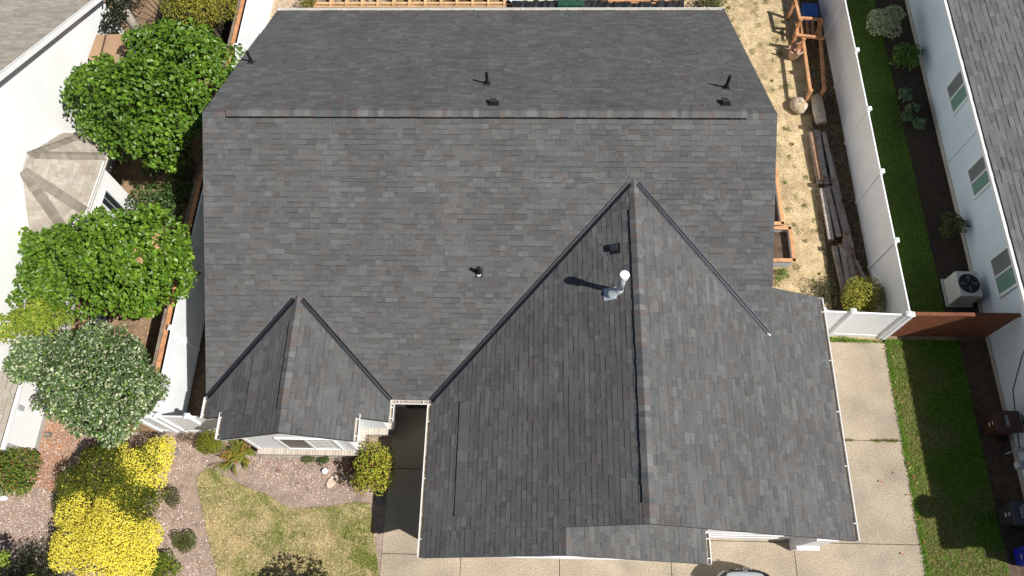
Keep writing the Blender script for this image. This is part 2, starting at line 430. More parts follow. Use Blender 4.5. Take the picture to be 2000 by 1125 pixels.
def ridge(a, b, va, vb, s1, s2, h=.05):
    """ridge from a to b with a raised vent from va to vb, all capped"""
    a, b, va, vb = map(Vector, (a, b, va, vb))
    mb = MB(); d = (vb-va).normalized()
    for s in (Vector(s1), Vector(s2)):
        v0 = [va+Vector((0, 0, .005)), va+s*.15+Vector((0, 0, .005)), va+s*.15+Vector((0, 0, h-.002)), va+Vector((0, 0, h))]
        mb.prism(v0, vb-va)
    mb.build('ridge_vent', vent_m, roof)
    if (va-a).length > .05: cap_row(roof, a, va, s1, s2, PAL_CAP, .012, .15)
    cap_row(roof, va, vb, s1, s2, PAL_CAP, h, .16)
    if (b-vb).length > .05: cap_row(roof, vb, b, s1, s2, PAL_CAP, .012, .15)
ridge(zm(XL, YR), zm(XR, YR), zm(-8.52, YR), zm(5.57, YR), dn(0, -1), dn(0, 1), .1)
ridge(zg(XG, YAP+.05), zg(XG, YU), zg(XG, 10.1), zg(XG, 2.5), dn(-1, 0), dn(1, 0))
ridge(zd(XD, YD+.1), zd(XD, YDN), zd(XD, 7.35), zd(XD, 4.92), dn(-1, 0), dn(1, 0))
cap_row(roof, zl(XLR, YU-.02), zl(XLR, YLG), dn(-1, 0), dn(1, 0), PAL_CAP, .008, .13)
# long low intake vents tucked under a shingle course
def intake(a, b, s, pal=PAL_DARK):
    a, b, s = Vector(a), Vector(b), Vector(s); n = (b-a).cross(s).normalized(); n = n if n.z > 0 else -n
    MB().prism([a+n*.008, a+n*.034, a-s*.30+n*.013], b-a).build('intake_vent', vent_m, roof)
    L = (b-a).length; x = 0; d = (b-a).normalized()
    while x < L-.02:
        w = min(random.uniform(.15, .4), L-x)
        p = [a+d*x, a+d*(x+w), a+d*(x+w)-s*.30, a+d*x-s*.30]; h = (.038, .038, .017, .017)
        top = [q+n*k for q, k in zip(p, h)]
        MB().prism([q-n*.004 for q in top], n*.008, pick(pal)).build('vent_shingle', shingle_m, roof)
        x += w
intake(zg(-2.01, 2.39), zg(-2.01, 5.39), dn(-1, 0))
intake(zd(-7.74, 4.85), zd(-7.74, 6.6), dn(-1, 0))
intake(zd(-5.41, 4.85), zd(-5.41, 6.54), dn(1, 0))
intake(zm(-4.1, 6.38), zm(-2.83, 6.38), dn(0, -1))
# valleys
def valley(a, b, sa, sb, na, nb, m=None):
    """open metal valley from apex a to foot b; sa, sb: vectors in the two planes away from the valley line"""
    a, b = Vector(a), Vector(b); mb = MB(); d = (b-a).normalized()
    for s, n in ((sa, na), (sb, nb)):
        s = Vector(s); s = (s-d*s.dot(d)).normalized(); n = Vector(n)
        q = [a+n*.014, b+n*.014, b+s*.085+n*.024, a+s*.085+n*.024]
        mb.prism(q, n*.004)
        mb.bar(a+s*.083+n*.026, b+s*.083+n*.026, .014, .012)
    r = Vector((0, 0, 1)); mb.bar(a+r*.03, b+r*.03, .022, .03)
    v = mb.build('valley_flashing', m or valley_m, roof)
    return v
NF = Vector((0, -ST, CT)); NL = Vector((-ST, 0, CT)); NRr = Vector((ST, 0, CT))
valley(zg(XG-.1, YAP-.1), zg(XGL, YF-.02), (-1, 0, 0), (0, -1, 0), NF, NL)
valley(zg(XG+.1, YAP-.1), zg(XR-.02, YVR+.02), (1, 0, 0), (0, -1, 0), NF, NRr, mat('grey valley metal', (.026, .03, .038), .36, metal=.1, spec=.5, var=.3, vscale=5))
valley(zd(XD-.1, YD-.1), zd(XDL+.02, YF), (-1, 0, 0), (0, -1, 0), NF, NL)
valley(zd(XD+.1, YD-.1), zd(XDR, YF), (1, 0, 0), (0, -1, 0), NF, NRr)
e = Vector(zg(XR-.06, YVR+.06)); MB().bar(e+Vector((-.07, .07, .045)), e+Vector((.03, -.03, .045)), .07, .02).build('flashing_end', galv_m, roof)
# chalk and scuff flecks left on the shingles by the roofers
mb = MB(); rs = random.Random(5); NF_ = Vector((0, -T, 1))
for px, py, n, sx, sy in ((1395, 382, 14, 34, 2), (1422, 392, 5, 2, 8), (1068, 192, 9, 14, 8), (1310, 190, 7, 10, 6), (690, 115, 5, 14, 2), (670, 142, 4, 12, 4), (1215, 300, 6, 16, 6), (1046, 905, 4, 2, 5), (760, 205, 8, 40, 6)):
    for _ in range(n):
        q = spot(px+rs.uniform(-sx, sx), py+rs.uniform(-sy, sy), 5); d = (q-CO)
        nrm, c = (NF_, ZR-T*YR) if py > 230 else (Vector((0, T, 1)), ZR+T*YR)
        if py > 800: nrm, c = Vector((-T, 0, 1)), ZG-T*XG
        t_ = (c-nrm.dot(CO))/nrm.dot(d); w = CO+d*t_; n_ = nrm.normalized(); e_ = n_.orthogonal().normalized(); f_ = n_.cross(e_)
        if abs(e_.x) < .5: e_, f_ = f_, e_
        a_, b_ = rs.uniform(.012, .035), rs.uniform(.006, .012); w = w+n_*.0165
        mb.add([w-e_*a_-f_*b_, w+e_*a_-f_*b_, w+e_*a_*.8+f_*b_, w-e_*a_*.9+f_*b_], [(0, 1, 2, 3)])
mb.build('chalk_flecks', mat('chalk', (.19, .19, .185), .95), roof, kind='stuff')
# plumbing vents, box vents and the flue
def plumbing(p, n, h=.42, r=.045, shiny=True):
    p = Vector(p); n = Vector(n).normalized(); k = empty('plumbing_vent'); k.parent = house; k.location = p-Vector(house.location)
    t = n.orthogonal().normalized(); b = n.cross(t)
    up_ = Vector((0, 0, 1)); sl_ = (up_-n*up_.dot(n)).normalized(); sd = sl_.cross(n).normalized()
    mb = MB(); q = [p+sl_*a*.13+sd*c*.10+n*.02 for a, c in ((-1, -1), (-1, 1), (1, 1), (1, -1))]; mb.prism(q, n*.006); mb.build('flashing_plate', felt_m, k)
    mb = MB(); mb.tube([p+n*.02, p+n*.05+up_*.02, p+n*.05+up_*.09, p+n*.05+up_*.11], [.07, .062, .053, .05], 14); mb.build('boot', vent_m, k, smooth=True)
    mb = MB(); mb.tube([p+n*.05+up_*.08, p+n*.05+up_*h], r, 12); mb.build('pipe', vent_m, k)
    mb = MB(); mb.tube([p-sl_*.05+n*.035, p-sl_*.05+n*.043], .06, 14); mb.build('lead_collar', galv_m, k)
NB = Vector((0, ST, CT))
for q, h in (((-8.82, 15.55), .4), ((-1.48, 14.22), .42), ((5.33, 14.0), .46)): plumbing(zm(*q), NB, h)
plumbing(zm(-1.57, 8.72), NF, .33, .05)
def box_vent(p, s, n, w=.095, l=.10, h=.13):
    p, s, n = Vector(p), Vector(s).normalized(), Vector(n).normalized(); d = s.cross(n).normalized(); k = empty('box_vent'); k.parent = house; k.location = p-Vector(house.location)
    MB().prism([p+d*a*.15+s*b*.15+n*.012 for a, b in ((-1, -1), (1, -1), (1, 1), (-1, 1))], n*.01).build('flange', vent_m, k)
    MB().prism([p+d*a*w*.85+s*b*l*.85+n*.02 for a, b in ((-1, -1), (1, -1), (1, 1), (-1, 1))], n*(h-.03)).build('base', vent_m, k)
    MB().prism([p+d*a*w+s*b*l+n*(h-.03) for a, b in ((-1, -1), (1, -1), (1, 1), (-1, 1))], n*.035).build('hood', mat('dark metal hood', (.03, .033, .038), .4, spec=.5), k, bevel=.008)
box_vent(zm(-1.24, 12.98+.12), dn(0, 1), NB); box_vent(zm(5.12, 13.08+.05), dn(0, 1), NB)
box_vent(zg(2.07, 9.04), dn(-1, 0), NL)
fl = empty('flue'); fl.parent = house; p = Vector(zg(1.93, 7.78)); fl.location = p-Vector(house.location)
MB().prism([p+dn(-1, 0)*a+Vector((0, b, 0))+NL*.022 for a, b in ((-.16, -.17), (.19, -.17), (.19, .17), (-.16, .17))], NL*.006).build('flashing_plate', galv_m, fl)
b0 = p+Vector((.2, 0, .1))
MB().tube([p-Vector((.02, 0, .03)), p+Vector((.03, 0, .04)), p+Vector((.12, 0, .13)), b0+Vector((.0, 0, .13)), b0+Vector((.012, 0, .24))], [.14, .13, .10, .09, .078], 18).build('cone', galv_m, fl, smooth=True)
MB().tube([b0+Vector((.012, 0, .2)), b0+Vector((.02, 0, .98))], .072, 18).build('pipe', galv_m, fl, smooth=True)
MB().lathe(b0+Vector((.02, 0, .88)), [(.085, 0), (.105, .03), (.105, .07), (.085, .1)], 18).build('collar', galv_m, fl)
for a in range(4): MB().bar(b0+Vector((.02+.08*math.cos(a*1.57+.6), .08*math.sin(a*1.57+.6), .95)), b0+Vector((.02+.1*math.cos(a*1.57+.6), .1*math.sin(a*1.57+.6), 1.1)), .015, .015).build('bracket', galv_m, fl)
MB().lathe(b0+Vector((.02, 0, 1.08)), [(.115, 0), (.122, .012), (.118, .028), (.06, .045), (.01, .05)], 22).build('cap', white_m, fl)

# gutters, fascia
def gutter(a, b, out, close=(1, 1), w=.115):
    """open trough along the eave from a to b, hung on the side 'out' points to"""
    a, b, out = Vector(a), Vector(b), Vector(out).normalized(); z = Vector((0, 0, 1)); d = (b-a).normalized()
    a, b = a-z*.01, b-z*.01; mb = MB()
    mb.prism([a+out*.004-z*.10, a+out*.01-z*.10, a+out*.01, a+out*.004], b-a)
    mb.prism([a+out*.01-z*.105, a+out*(w-.02)-z*.105, a+out*(w-.02)-z*.098, a+out*.01-z*.098], b-a)
    mb.prism([a+out*(w-.02)-z*.105, a+out*w-z*.03, a+out*w, a+out*(w-.022), a+out*(w-.022)-z*.008, a+out*(w-.008)-z*.008, a+out*(w-.026)-z*.098], b-a)
    for p, s in ((a, 1), (b-d*.006, 1)):
        mb.prism([p+out*.01-z*.1, p+out*(w-.02)-z*.1, p+out*w-z*.02, p+out*w, p+out*.01], d*.006)
    g = mb.build('gutter', gutter_m, house)
    MB().prism([a+out*.012-z*.095, a+out*(w-.03)-z*.095, a+out*(w-.028)-z*.07, a+out*.012-z*.07], b-a).build('silt', gutter_in_m, g)
    L = (b-a).length; n = max(1, int(L/1.6))
    for i in range(n+1):
        q = a+d*(L*(i+.3)/(n+.6)); MB().bar(q+out*.01-z*.02, q+out*(w-.03)-z*.02, .025, .012).build('hanger', gutter_m, g)
gutter(zm(XR, YB), zm(XL, YB), (0, 1, 0), w=.13)
gutter(zm(XDR+.02, YF), zm(XGL-.02, YF), (0, -1, 0))
gutter(zg(XGL, YF-.12), zg(XGL, YLG), (-1, 0, 0))
gutter(zg(XGR, YU), zg(XGR, 8.8), (1, 0, 0))
gutter(zl(XLE, YLG), zl(XLE, YU+.12), (1, 0, 0))
gutter(zd(XDL, YDW), zd(XDL, YF), (-1, 0, 0)); gutter(zd(XDR, YDW), zd(XDR, YF-.12), (1, 0, 0))
gutter(zd(NLX, YDN), zd(NLX, YDW+.1), (-1, 0, 0)); gutter(zd(NRX, YDN), zd(NRX, YDW+.1), (1, 0, 0))
FY_, BX0_, BX1_ = 4.50, NLX+.33, NRX-.36
def fascia(a, b, h=.17, th=.02, inset=.03, out=(0, -1, 0)):
    a, b, out = Vector(a), Vector(b), Vector(out); z = Vector((0, 0, 1))
    MB().prism([a-z*.06-out*inset, b-z*.06-out*inset, b-z*(.06+h)-out*inset, a-z*(.06+h)-out*inset], out*th).build('fascia', white_m, house)
fascia(zl(XLR, YLG), zl(XLE, YLG)); fascia(zg(XGL, YLG), zg(XLR, YLG)); fascia(zg(XLR, YU), zg(XG, YU)); fascia(zg(XG, YU), zg(XGR, YU))
fascia(zd(NLX, YDN), zd(XD, YDN)); fascia(zd(XD, YDN), zd(NRX, YDN)); fascia(zd(BX0_, FY_-.03), zd(XD, FY_-.03), h=.26, inset=.0); fascia(zd(XD, FY_-.03), zd(BX1_, FY_-.03), h=.26, inset=.0); fascia(zd(XDL, YDW), zd(NLX, YDW)); fascia(zd(NRX, YDW), zd(XDR, YDW))
fascia(zm(XL, YR), zm(XL, YB), out=(-1, 0, 0)); fascia(zm(XL, YF), zm(XL, YR), out=(-1, 0, 0))
fascia(zm(XR, YR), zm(XR, YB), out=(1, 0, 0)); fascia(zm(XR, YVR), zm(XR, YR), out=(1, 0, 0)); fascia(zg(XR, 8.8), zg(XGR, 8.8), out=(0, 1, 0), inset=.08, h=.1)
# walls
def gable_wall(axis, p0, p1, q0, q1, roofz, name='wall', m=None, parent=None):
    """pentagonal block: along axis 'x' the gable ends face +-x"""
    mb = MB(); mid = (q0+q1)/2 if not isinstance(roofz, tuple) else roofz[1]
    f = roofz if not isinstance(roofz, tuple) else roofz[0]
    prof = [(q0, 0), (q1, 0), (q1, f(q1)), (mid, f(mid)), (q0, f(q0))]
    if axis == 'x': mb.prism([(p0, q, z) for q, z in prof], (p1-p0, 0, 0))
    else: mb.prism([(q, p0, z) for q, z in prof], (0, p1-p0, 0))
    return mb.build(name, m or white_siding_m, parent or house)
dz = .16
gable_wall('x', XL+.35, XR-.35, YF+.45, YB-.45, (lambda y: zm(0, y)[2]-dz, YR))
gable_wall('y', YU+.25, 8.5, XGL+.4, XGR-.4, (lambda x: zg(x, 0)[2]-dz-.004, XG))
gable_wall('y', YLG+.25, YU+.26, XGL+.4, XLE-.4, (lambda x: zl(x, 0)[2]-dz-.008, XLR))
gable_wall('y', YDW+.2, 8.0, XDL+.4, XDR-.35, (lambda x: zd(x, 0)[2]-dz-.012, XD))
# bedroom bay at the small gable: siding, brick skirt, window
FY = 4.50; BX0, BX1 = NLX+.33, NRX-.36
gable_wall('y', FY, YDW+.21, BX0, BX1, (lambda x: zd(x, 0)[2]-dz-.016, XD))
def laps(mb, a, b, z0, z1, out, exp=.11, proud=.005, clipf=None):
    a, b, out = Vector((*a, 0)), Vector((*b, 0)), Vector((*out, 0)); n = int((z1-z0)/exp)
    for i in range(n):
        zA = z0+i*exp; zB = min(zA+exp, z1)
        A, B = a, b
        if clipf: 
            A, B = clipf(zA+exp*.5)
            if A is None: continue
            A, B = Vector((*A, 0)), Vector((*B, 0))
        v = [A+Vector((0, 0, zA))+out*.001, B+Vector((0, 0, zA))+out*.001, B+Vector((0, 0, zA))+out*proud, A+Vector((0, 0, zA))+out*proud, A+Vector((0, 0, zB))+out*.002, B+Vector((0, 0, zB))+out*.002]
        mb.add(v, [(0, 1, 2, 3), (3, 2, 5, 4), (0, 3, 4), (1, 5, 2), (0, 4, 5, 1)])
lap_m = mat('white lap siding', (.74, .76, .77), .55, var=.03, vscale=1)
mb = MB(); laps(mb, (BX0, FY), (BX1, FY), .72, 2.5, (0, -1)); laps(mb, (BX1, YDW+.2), (BX1, FY), .72, 2.4, (1, 0)); laps(mb, (BX0, FY), (BX0, YDW+.2), .72, 2.4, (-1, 0))
laps(mb, (BX1, YDW+.2), (XDR-.35, YDW+.2), .72, 2.3, (0, -1)); laps(mb, (XDL+.4, YDW+.2), (BX0, YDW+.2), .2, 2.3, (0, -1))
mb.build('lap_siding', lap_m, house, kind='stuff')
for x, y in ((BX0+.04, FY-.012), (BX1-.04, FY-.012)): MB().box(x-.05, x+.05, y-.012, y+.03, .72, 2.45).build('corner_board', white_m, house)
def brick_skirt(a, b, out, z1=.70):
    a, b, out = Vector((*a, 0)), Vector((*b, 0)), Vector((*out, 0)); d = (b-a).normalized(); L = (b-a).length
    MB().prism([a, b, b+out*.085, a+out*.085], (0, 0, z1-.09)).build('mortar_backing', mortar_m, house)
    for r in range(7):
        x = -(r % 2)*.11; z = .03+r*.082
        while x < L:
            x0, x1 = max(x, 0)+.005, min(x+.22, L)-.005; x += .22
            if x1-x0 < .03: continue
            k = random.uniform(.85, 1.12); c = (.47*k, .41*k, .34*k)
            MB().prism([a+d*x0+out*.05, a+d*x1+out*.05, a+d*x1+out*.1, a+d*x0+out*.1], (0, 0, .07), c).build('brick', brick_m, house).location.z += z
    x = 0                                                        # sloping rowlock sill
    while x < L-.02:
        k = random.uniform(.86, 1.1); c = (.50*k, .44*k, .37*k); w = min(.086, L-x)
        MB().prism([a+d*(x+.004)+Vector((0, 0, z1-.07)), a+d*(x+w-.004)+Vector((0, 0, z1-.07)), a+d*(x+w-.004)+out*.17+Vector((0, 0, z1-.1)), a+d*(x+.004)+out*.17+Vector((0, 0, z1-.1))], (0, 0, .07), c).build('brick', brick_m, house, label='sloping sill brick')
        x += .086
brick_skirt((BX0, FY), (BX1, FY), (0, -1)); brick_skirt((BX1, FY), (BX1, YDW+.2), (1, 0)); brick_skirt((BX1+.17, YDW+.2), (XDR-.35, YDW+.2), (0, -1))
brick_skirt((XDR-.35, YDW+.2), (XDR-.35, 6.0), (1, 0))
MB().box(BX0-.12, BX1+.12, FY-.13, FY-.09, 0, .05).build('footing', mortar_m, house)
def window_y(parent, x0, x1, z0, z1, y, out=-1, panes=2, mats=(screen_m, blind_m)):
    """window in a wall that faces along y"""
    w = MB(); t = .07
    w.box(x0-t, x1+t, min(y, y+out*.05), max(y, y+out*.05), z0-t, z0); w.box(x0-t, x1+t, min(y, y+out*.05), max(y, y+out*.05), z1, z1+t)
    w.box(x0-t, x0, min(y, y+out*.05), max(y, y+out*.05), z0, z1); w.box(x1, x1+t, min(y, y+out*.05), max(y, y+out*.05), z0, z1)
    for i in range(1, panes):
        xm = x0+(x1-x0)*i/panes; w.box(xm-.03, xm+.03, min(y, y+out*.04), max(y, y+out*.04), z0, z1)
    f = w.build('window', white_m, parent)
    for i in range(panes):
        a = x0+(x1-x0)*i/panes+(.03 if i else 0); b = x0+(x1-x0)*(i+1)/panes-(.03 if i < panes-1 else 0)
        MB().box(a, b, min(y+out*.008, y+out*.02), max(y+out*.008, y+out*.02), z0, z1).build('pane', mats[i], f)
    return f
wf = window_y(house, -7.12, -5.62, .95, 2.2, FY-.014)
for i in range(5): MB().box(-6.33, -5.64, FY-.04, FY-.032, 1.12+i*.2, 1.135+i*.2).build('muntin', white_m, wf)
for i in range(3): MB().box(-6.2+i*.2, -6.188+i*.2, FY-.04, FY-.033, .96, 2.19).build('muntin', white_m, wf)
# garage doors, brick pier, entry door
MB().box(4.55, 7.1, 2.275, 2.295, 0, 2.2).build('garage_door', white_m, house, label='white single garage door right of the projecting gable')
for k in range(1, 4): MB().box(4.55, 7.1, 2.262, 2.276, k*.55-.012, k*.55+.012).build('door_rail', white_m, house)
MB().box(-2.0, 3.5, 1.63, 1.655, 0, 2.15).build('garage_door', white_m, house, label='wide white garage door under the lower gable')
for k in range(1, 4): MB().box(-2.0, 3.5, 1.615, 1.632, k*.54-.012, k*.54+.012).build('door_rail', white_m, house)
MB().box(7.28, 7.82, 2.05, 2.3, .0, 2.3).build('pier', white_m, house)
for k in range(8):
    for j in range(3):
        x0 = 7.27+j*.187; c = (.66, .64, .6)
        MB().prism([(x0+.004, 2.05, .02+k*.085), (x0+.182, 2.05, .02+k*.085), (x0+.182, 1.985, .02+k*.085), (x0+.004, 1.985, .02+k*.085)], (0, 0, .075), c).build('brick', brick_m, house)
MB().prism([(7.24, 2.06, .71), (7.86, 2.06, .71), (7.86, 1.95, .69), (7.24, 1.95, .69)], (0, 0, .05)).build('pier_ledge', white_m, house)
MB().box(-3.95, -3.05, 5.93, 5.985, .05, 2.1).build('entry_door', mat('dark door paint', (.05, .03, .025), .4), house)
MB().box(8.0-.185, 8.0-.17, 5.6, 7.4, .9, 1.9).build('side_window', glass_m, house)

# ================================================================== vinyl fences
def cap_post(parent, x, y, h=2.04, w=.127):
    k = MB().box(x-w/2, x+w/2, y-w/2, y+w/2, 0, h).build('post', vinyl_m, parent, bevel=.006)
    MB().box(x-w/2-.015, x+w/2+.015, y-w/2-.015, y+w/2+.015, h, h+.02).add([(x-w/2-.015, y-w/2-.015, h+.021), (x+w/2+.015, y-w/2-.015, h+.021), (x+w/2+.015, y+w/2+.015, h+.021), (x-w/2-.015, y+w/2+.015, h+.021), (x, y, h+.075)], [(0, 1, 4), (1, 2, 4), (2, 3, 4), (3, 0, 4)]).build('post_cap', vinyl_m, k)
def vinyl_run(parent, pts, h=1.95, board=.15, tongue=True):
    """posts at pts, panels of tongue and groove boards between two rails"""
    for p in pts: cap_post(parent, *p)
    for a, b in zip(pts[:-1], pts[1:]):
        a, b = Vector((*a, 0)), Vector((*b, 0)); d = (b-a).normalized(); n = Vector((-d.y, d.x, 0)); a2, b2 = a+d*.06, b-d*.06
        for z0, z1 in ((-.03, .2), (h-.13, h)):
            z = Vector((0, 0, (z0+z1)/2)); MB().bar(a2+z, b2+z, .045, z1-z0).build('rail', vinyl_m, parent, bevel=.004)
        L = (b2-a2).length; m = max(1, round(L/board)); w = L/m
        for i in range(m):
            p, q = a2+d*(i*w+.002), a2+d*((i+1)*w-.002)
            MB().prism([p-n*.011, q-n*.011, q+n*.011, p+n*.011], (0, 0, h-.3)).build('board', vinyl_m, parent).location.z += .18
        MB().prism([a2-n*.0085, b2-n*.0085, b2+n*.0085, a2+n*.0085], (0, 0, h-.3)).build('backing', vinyl_m, parent).location.z += .18
rf = empty('vinyl_fence', (10.95, 15, 0), label='white vinyl fence running along the dry side yard, in its own shade', cat='fence', group='white vinyl fences')
vinyl_run(rf, [(10.97, 8.45), (10.95, 10.88), (10.93, 13.34), (10.92, 15.75), (10.9, 18.2), (10.88, 20.6), (10.86, 23.0), (10.85, 25.4)])
ff = empty('vinyl_fence', (9.6, 8.5, 0), label='short sunlit white vinyl fence between garage corner and grass strip', cat='fence', group='white vinyl fences')
vinyl_run(ff, [(8.43, 8.56), (9.3, 8.53), (10.88, 8.47)])
lf = empty('vinyl_fence', (-10.8, 13, 0), label='long white vinyl fence beside the trees, its foot in shade of the house', cat='fence', group='white vinyl fences')
LY = [5.2, 7.76, 10.4, 13.05, 15.7, 18.38, 21.0, 23.6]
vinyl_run(lf, [(-10.86+.02*max(0, y-10), y) for y in LY])
gf = empty('vinyl_fence', (-10, 5.1, 0), label='narrow white vinyl gate section closing the gap at the small gable corner', cat='fence', group='white vinyl fences')
vinyl_run(gf, [(-11.5, 5.12), (-10.99, 5.1)]); vinyl_run(gf, [(-10.72, 5.1), (-9.85, 5.1), (-9.02, 5.12)])
# old timber fence behind the long white fence
tf = empty('timber_fence', (-11.15, 13, 0), label='old timber fence with two plank cap behind the long white fence', cat='fence')
for y0 in np.arange(5.7, 24, 2.44):
    y1 = y0+2.43; sh = lambda y: .02*max(0, y-10)
    for k, (x, c) in enumerate(((-11.24, (.21, .17, .13)), (-11.1, (.52, .25, .12)))):
        MB().prism([(x-.065+sh(y0), y0, 1.78-.05*(k == 0)), (x+.065+sh(y0), y0, 1.78-.05*(k == 0)), (x+.065+sh(y1), y1, 1.78-.05*(k == 0)), (x-.065+sh(y1), y1, 1.78-.05*(k == 0))], (0, 0, .04), c).build('cap_plank', grey_wood_m, tf)
    MB().box(-11.2+sh(y0), -11.1+sh(y0), y0-.05, y0+.05, 0, 1.78, (.25, .2, .16)).build('post', grey_wood_m, tf)
    n = 16
    for i in range(n):
        yy = y0+i*2.43/n; k = random.uniform(.8, 1.2)
        MB().box(-11.26+sh(yy), -11.235+sh(yy), yy+.004, yy+2.43/n-.004, .05, 1.72, (.24*k, .19*k, .15*k)).build('board', grey_wood_m, tf)
wg = empty('wooden_gate', (-12, 5.1, 0), label='tan wooden gate panel left of the white vinyl gate section', cat='gate')
for i in range(9):
    x = -12.9+i*.15; k = random.uniform(.85, 1.15)
    MB().box(x+.004, x+.146, 5.05, 5.075, .06, 1.75, (.5*k, .33*k, .18*k)).build('board', grey_wood_m, wg)
for z in (.3, 1.5): MB().box(-12.9, -11.56, 5.076, 5.115, z, z+.09, (.42, .28, .16)).build('rail', grey_wood_m, wg)
MB().box(-11.66, -11.6, 5.02, 5.05, 1.2, 1.35).build('latch', vent_m, wg)
MB().box(-12.9, -11.56, 5.04, 5.13, 1.75, 1.79, (.3, .26, .24)).build('cap_rail', grey_wood_m, wg)
rw = empty('stained_fence', (12.6, 8.55, 0), label='red brown wooden fence between white corner post and blue house wall', cat='fence')
for i in range(21):
    x = 11.06+i*.148
    MB().box(x+.003, x+.145, 8.5, 8.525, .05, 1.85+random.uniform(-.01, .01)).build('board', red_wood_m, rw)
for z in (.35, 1.5): MB().box(11.05, 14.17, 8.526, 8.565, z, z+.09).build('rail', red_wood_m, rw)
MB().box(11.05, 14.17, 8.47, 8.58, 1.862, 1.9).build('cap_rail', red_wood_m, rw)

# ================================================================== house on the right
nr_ = empty('house', (17, 12, 0), label='pale blue sided house with plain grey roof at the photo edge', cat='house')
EX, EZ, NY0, NY1, WX = 13.75, 3.0, 1.15, 27.0, 14.2
MB().box(WX, 26, NY0+.5, NY1-.5, 0, 2.85).build('wall', blue_siding_m, nr_)
mb = MB(); laps(mb, (WX, NY1-.5), (WX, NY0+.5), .18, 2.86, (-1, 0), .2, .011); mb.build('lap_siding', blue_siding_m, nr_, kind='stuff')
MB().box(WX-.03, WX+.02, NY0+.48, NY1-.5, -.05, .17).build('foundation', mat('pale foundation', (.5, .47, .4), .9, var=.1), nr_)
RT = .45; RXc = 20.2; nz = lambda x: EZ+RT*(x-EX)
nroof = [[(EX, NY0, EZ), (RXc, NY0+RXc-EX, nz(RXc)), (RXc, NY1, nz(RXc)), (EX, NY1, EZ)]]
nfront = [[(EX, NY0, EZ), (2*RXc-EX, NY0, EZ), (RXc, NY0+RXc-EX, nz(RXc))]]
neast = [[(2*RXc-EX, NY0, EZ), (2*RXc-EX, NY1, EZ), (RXc, NY1, nz(RXc)), (RXc, NY0+RXc-EX, nz(RXc))]]
mb = MB()
for g in nroof+nfront+neast: slab(mb, g, .12)
nrr = mb.build('roof', felt_m, nr_)
ck = 1/math.sqrt(1+RT*RT)
shingle_plane('right', (EX, NY0, EZ), (0, 1, 0), (ck, 0, RT*ck), nroof, PAL_GREY, .2, .5)
shingle_plane('right', (EX, NY0, EZ), (1, 0, 0), (0, ck, RT*ck), nfront, PAL_GREY, .25, .6)
emit_tabs('right', nrr)
mb = MB(); a = Vector((EX, NY0, EZ-.02)); mb.box(EX-.11, EX-.0, NY0-.02, NY1, EZ-.13, EZ-.03); ng = mb.build('gutter', gutter_m, nr_)
MB().box(EX+.0, WX+.05, NY0, NY1, EZ-.16, EZ-.135).build('soffit', white_m, nr_)
def window_x(parent, y0, y1, z0, z1, x, out=-1, mats=(grey_glass_m, green_glass_m), t=.085):
    w = MB(); X0, X1 = min(x, x+out*.05), max(x, x+out*.05)
    w.box(X0, X1, y0-t, y1+t, z0-t, z0); w.box(X0, X1, y0-t, y1+t, z1, z1+t); w.box(X0, X1, y0-t, y0, z0, z1); w.box(X0, X1, y1, y1+t, z0, z1)
    ym = (y0+y1)/2; w.box(min(x, x+out*.04), max(x, x+out*.04), ym-.03, ym+.03, z0, z1)
    f = w.build('window', white_m, parent)
    for i, (a, b) in enumerate(((ym+.03, y1), (y0, ym-.03))):
        MB().box(min(x+out*.006, x+out*.02), max(x+out*.006, x+out*.02), a, b, z0, z1).build('pane', mats[i], f)
for y0, y1 in ((16.2, 17.25), (12.92, 13.87), (9.45, 10.6)): window_x(nr_, y0, y1, 1.22, 2.2, WX-.014)
mb = MB(); pts = [spot(1952, 700, 0) for _ in ()]
mb.tube([(WX-.03, 14.85, 2.75), (WX-.03, 14.85, .2)], .02, 8); mb.build('conduit', blue_siding_m, nr_)
MB().tube([(WX-.03, 8.3, 2.7), (WX-.03, 7.4, 1.5), (WX-.03, 6.6, .7), (WX-.03, 5.0, .35)], .012, 6).build('cable', vent_m, nr_)
dk = MB(); dc = Vector((14.2, 1.9, 3.95)); dk.lathe(dc, [(.02, -.06), (.2, -.03), (.34, .05), (.335, .07)], 20); shadow_dish = dk.build('shadow_dish', mat('grey dish', (.4, .4, .4), .5), nr_)  # unseen, added to throw a round shadow on the side lawn
MB().bar(dc-Vector((0, 0, .04)), (14.25, 1.95, 3.2), .05, .05).build('shadow_dish_mast', galv_m, nr_)

# air conditioner
ac = empty('air_conditioner', (13.6, 10.0, 0), label='white air conditioner unit standing against the blue wall', cat='air conditioner')
acm = mat('cream enamel', (.62, .62, .57), .45, var=.04)
MB().box(13.16, 13.98, 9.52, 10.5, 0, .06).build('pad', mat('concrete pad', (.4, .4, .38), .9, var=.1), ac)
MB().box(13.22, 13.92, 9.58, 10.44, .06, .8).build('casing', acm, ac, bevel=.03)
MB().lathe((13.57, 10.01, .8), [(.32, 0), (.33, .01), (.29, .012), (.06, .005)], 24).build('fan_opening', vent_m, ac)
for r in (.1, .17, .24, .31):
    MB().tube([(13.57+r*math.cos(a*.2618), 10.01+r*math.sin(a*.2618), .822) for a in range(25)], .006, 5).build('fan_guard', mat('guard wire', (.1, .11, .12), .5), ac)
for a in range(4):
    th = a*math.pi/2; c, s = math.cos(th), math.sin(th)
    MB().add([(13.57+.05*c, 10.01+.05*s, .815), (13.57+.26*c-.06*s, 10.01+.26*s+.06*c, .812), (13.57+.26*c+.06*s, 10.01+.26*s-.06*c, .818)], [(0, 1, 2)]).build('fan_blade', mat('fan blade grey', (.16, .18, .2), .5), ac)
for i in range(10): MB().box(13.205, 13.222, 9.64+i*.08, 9.66+i*.08, .14, .72).build('grille_bar', acm, ac)

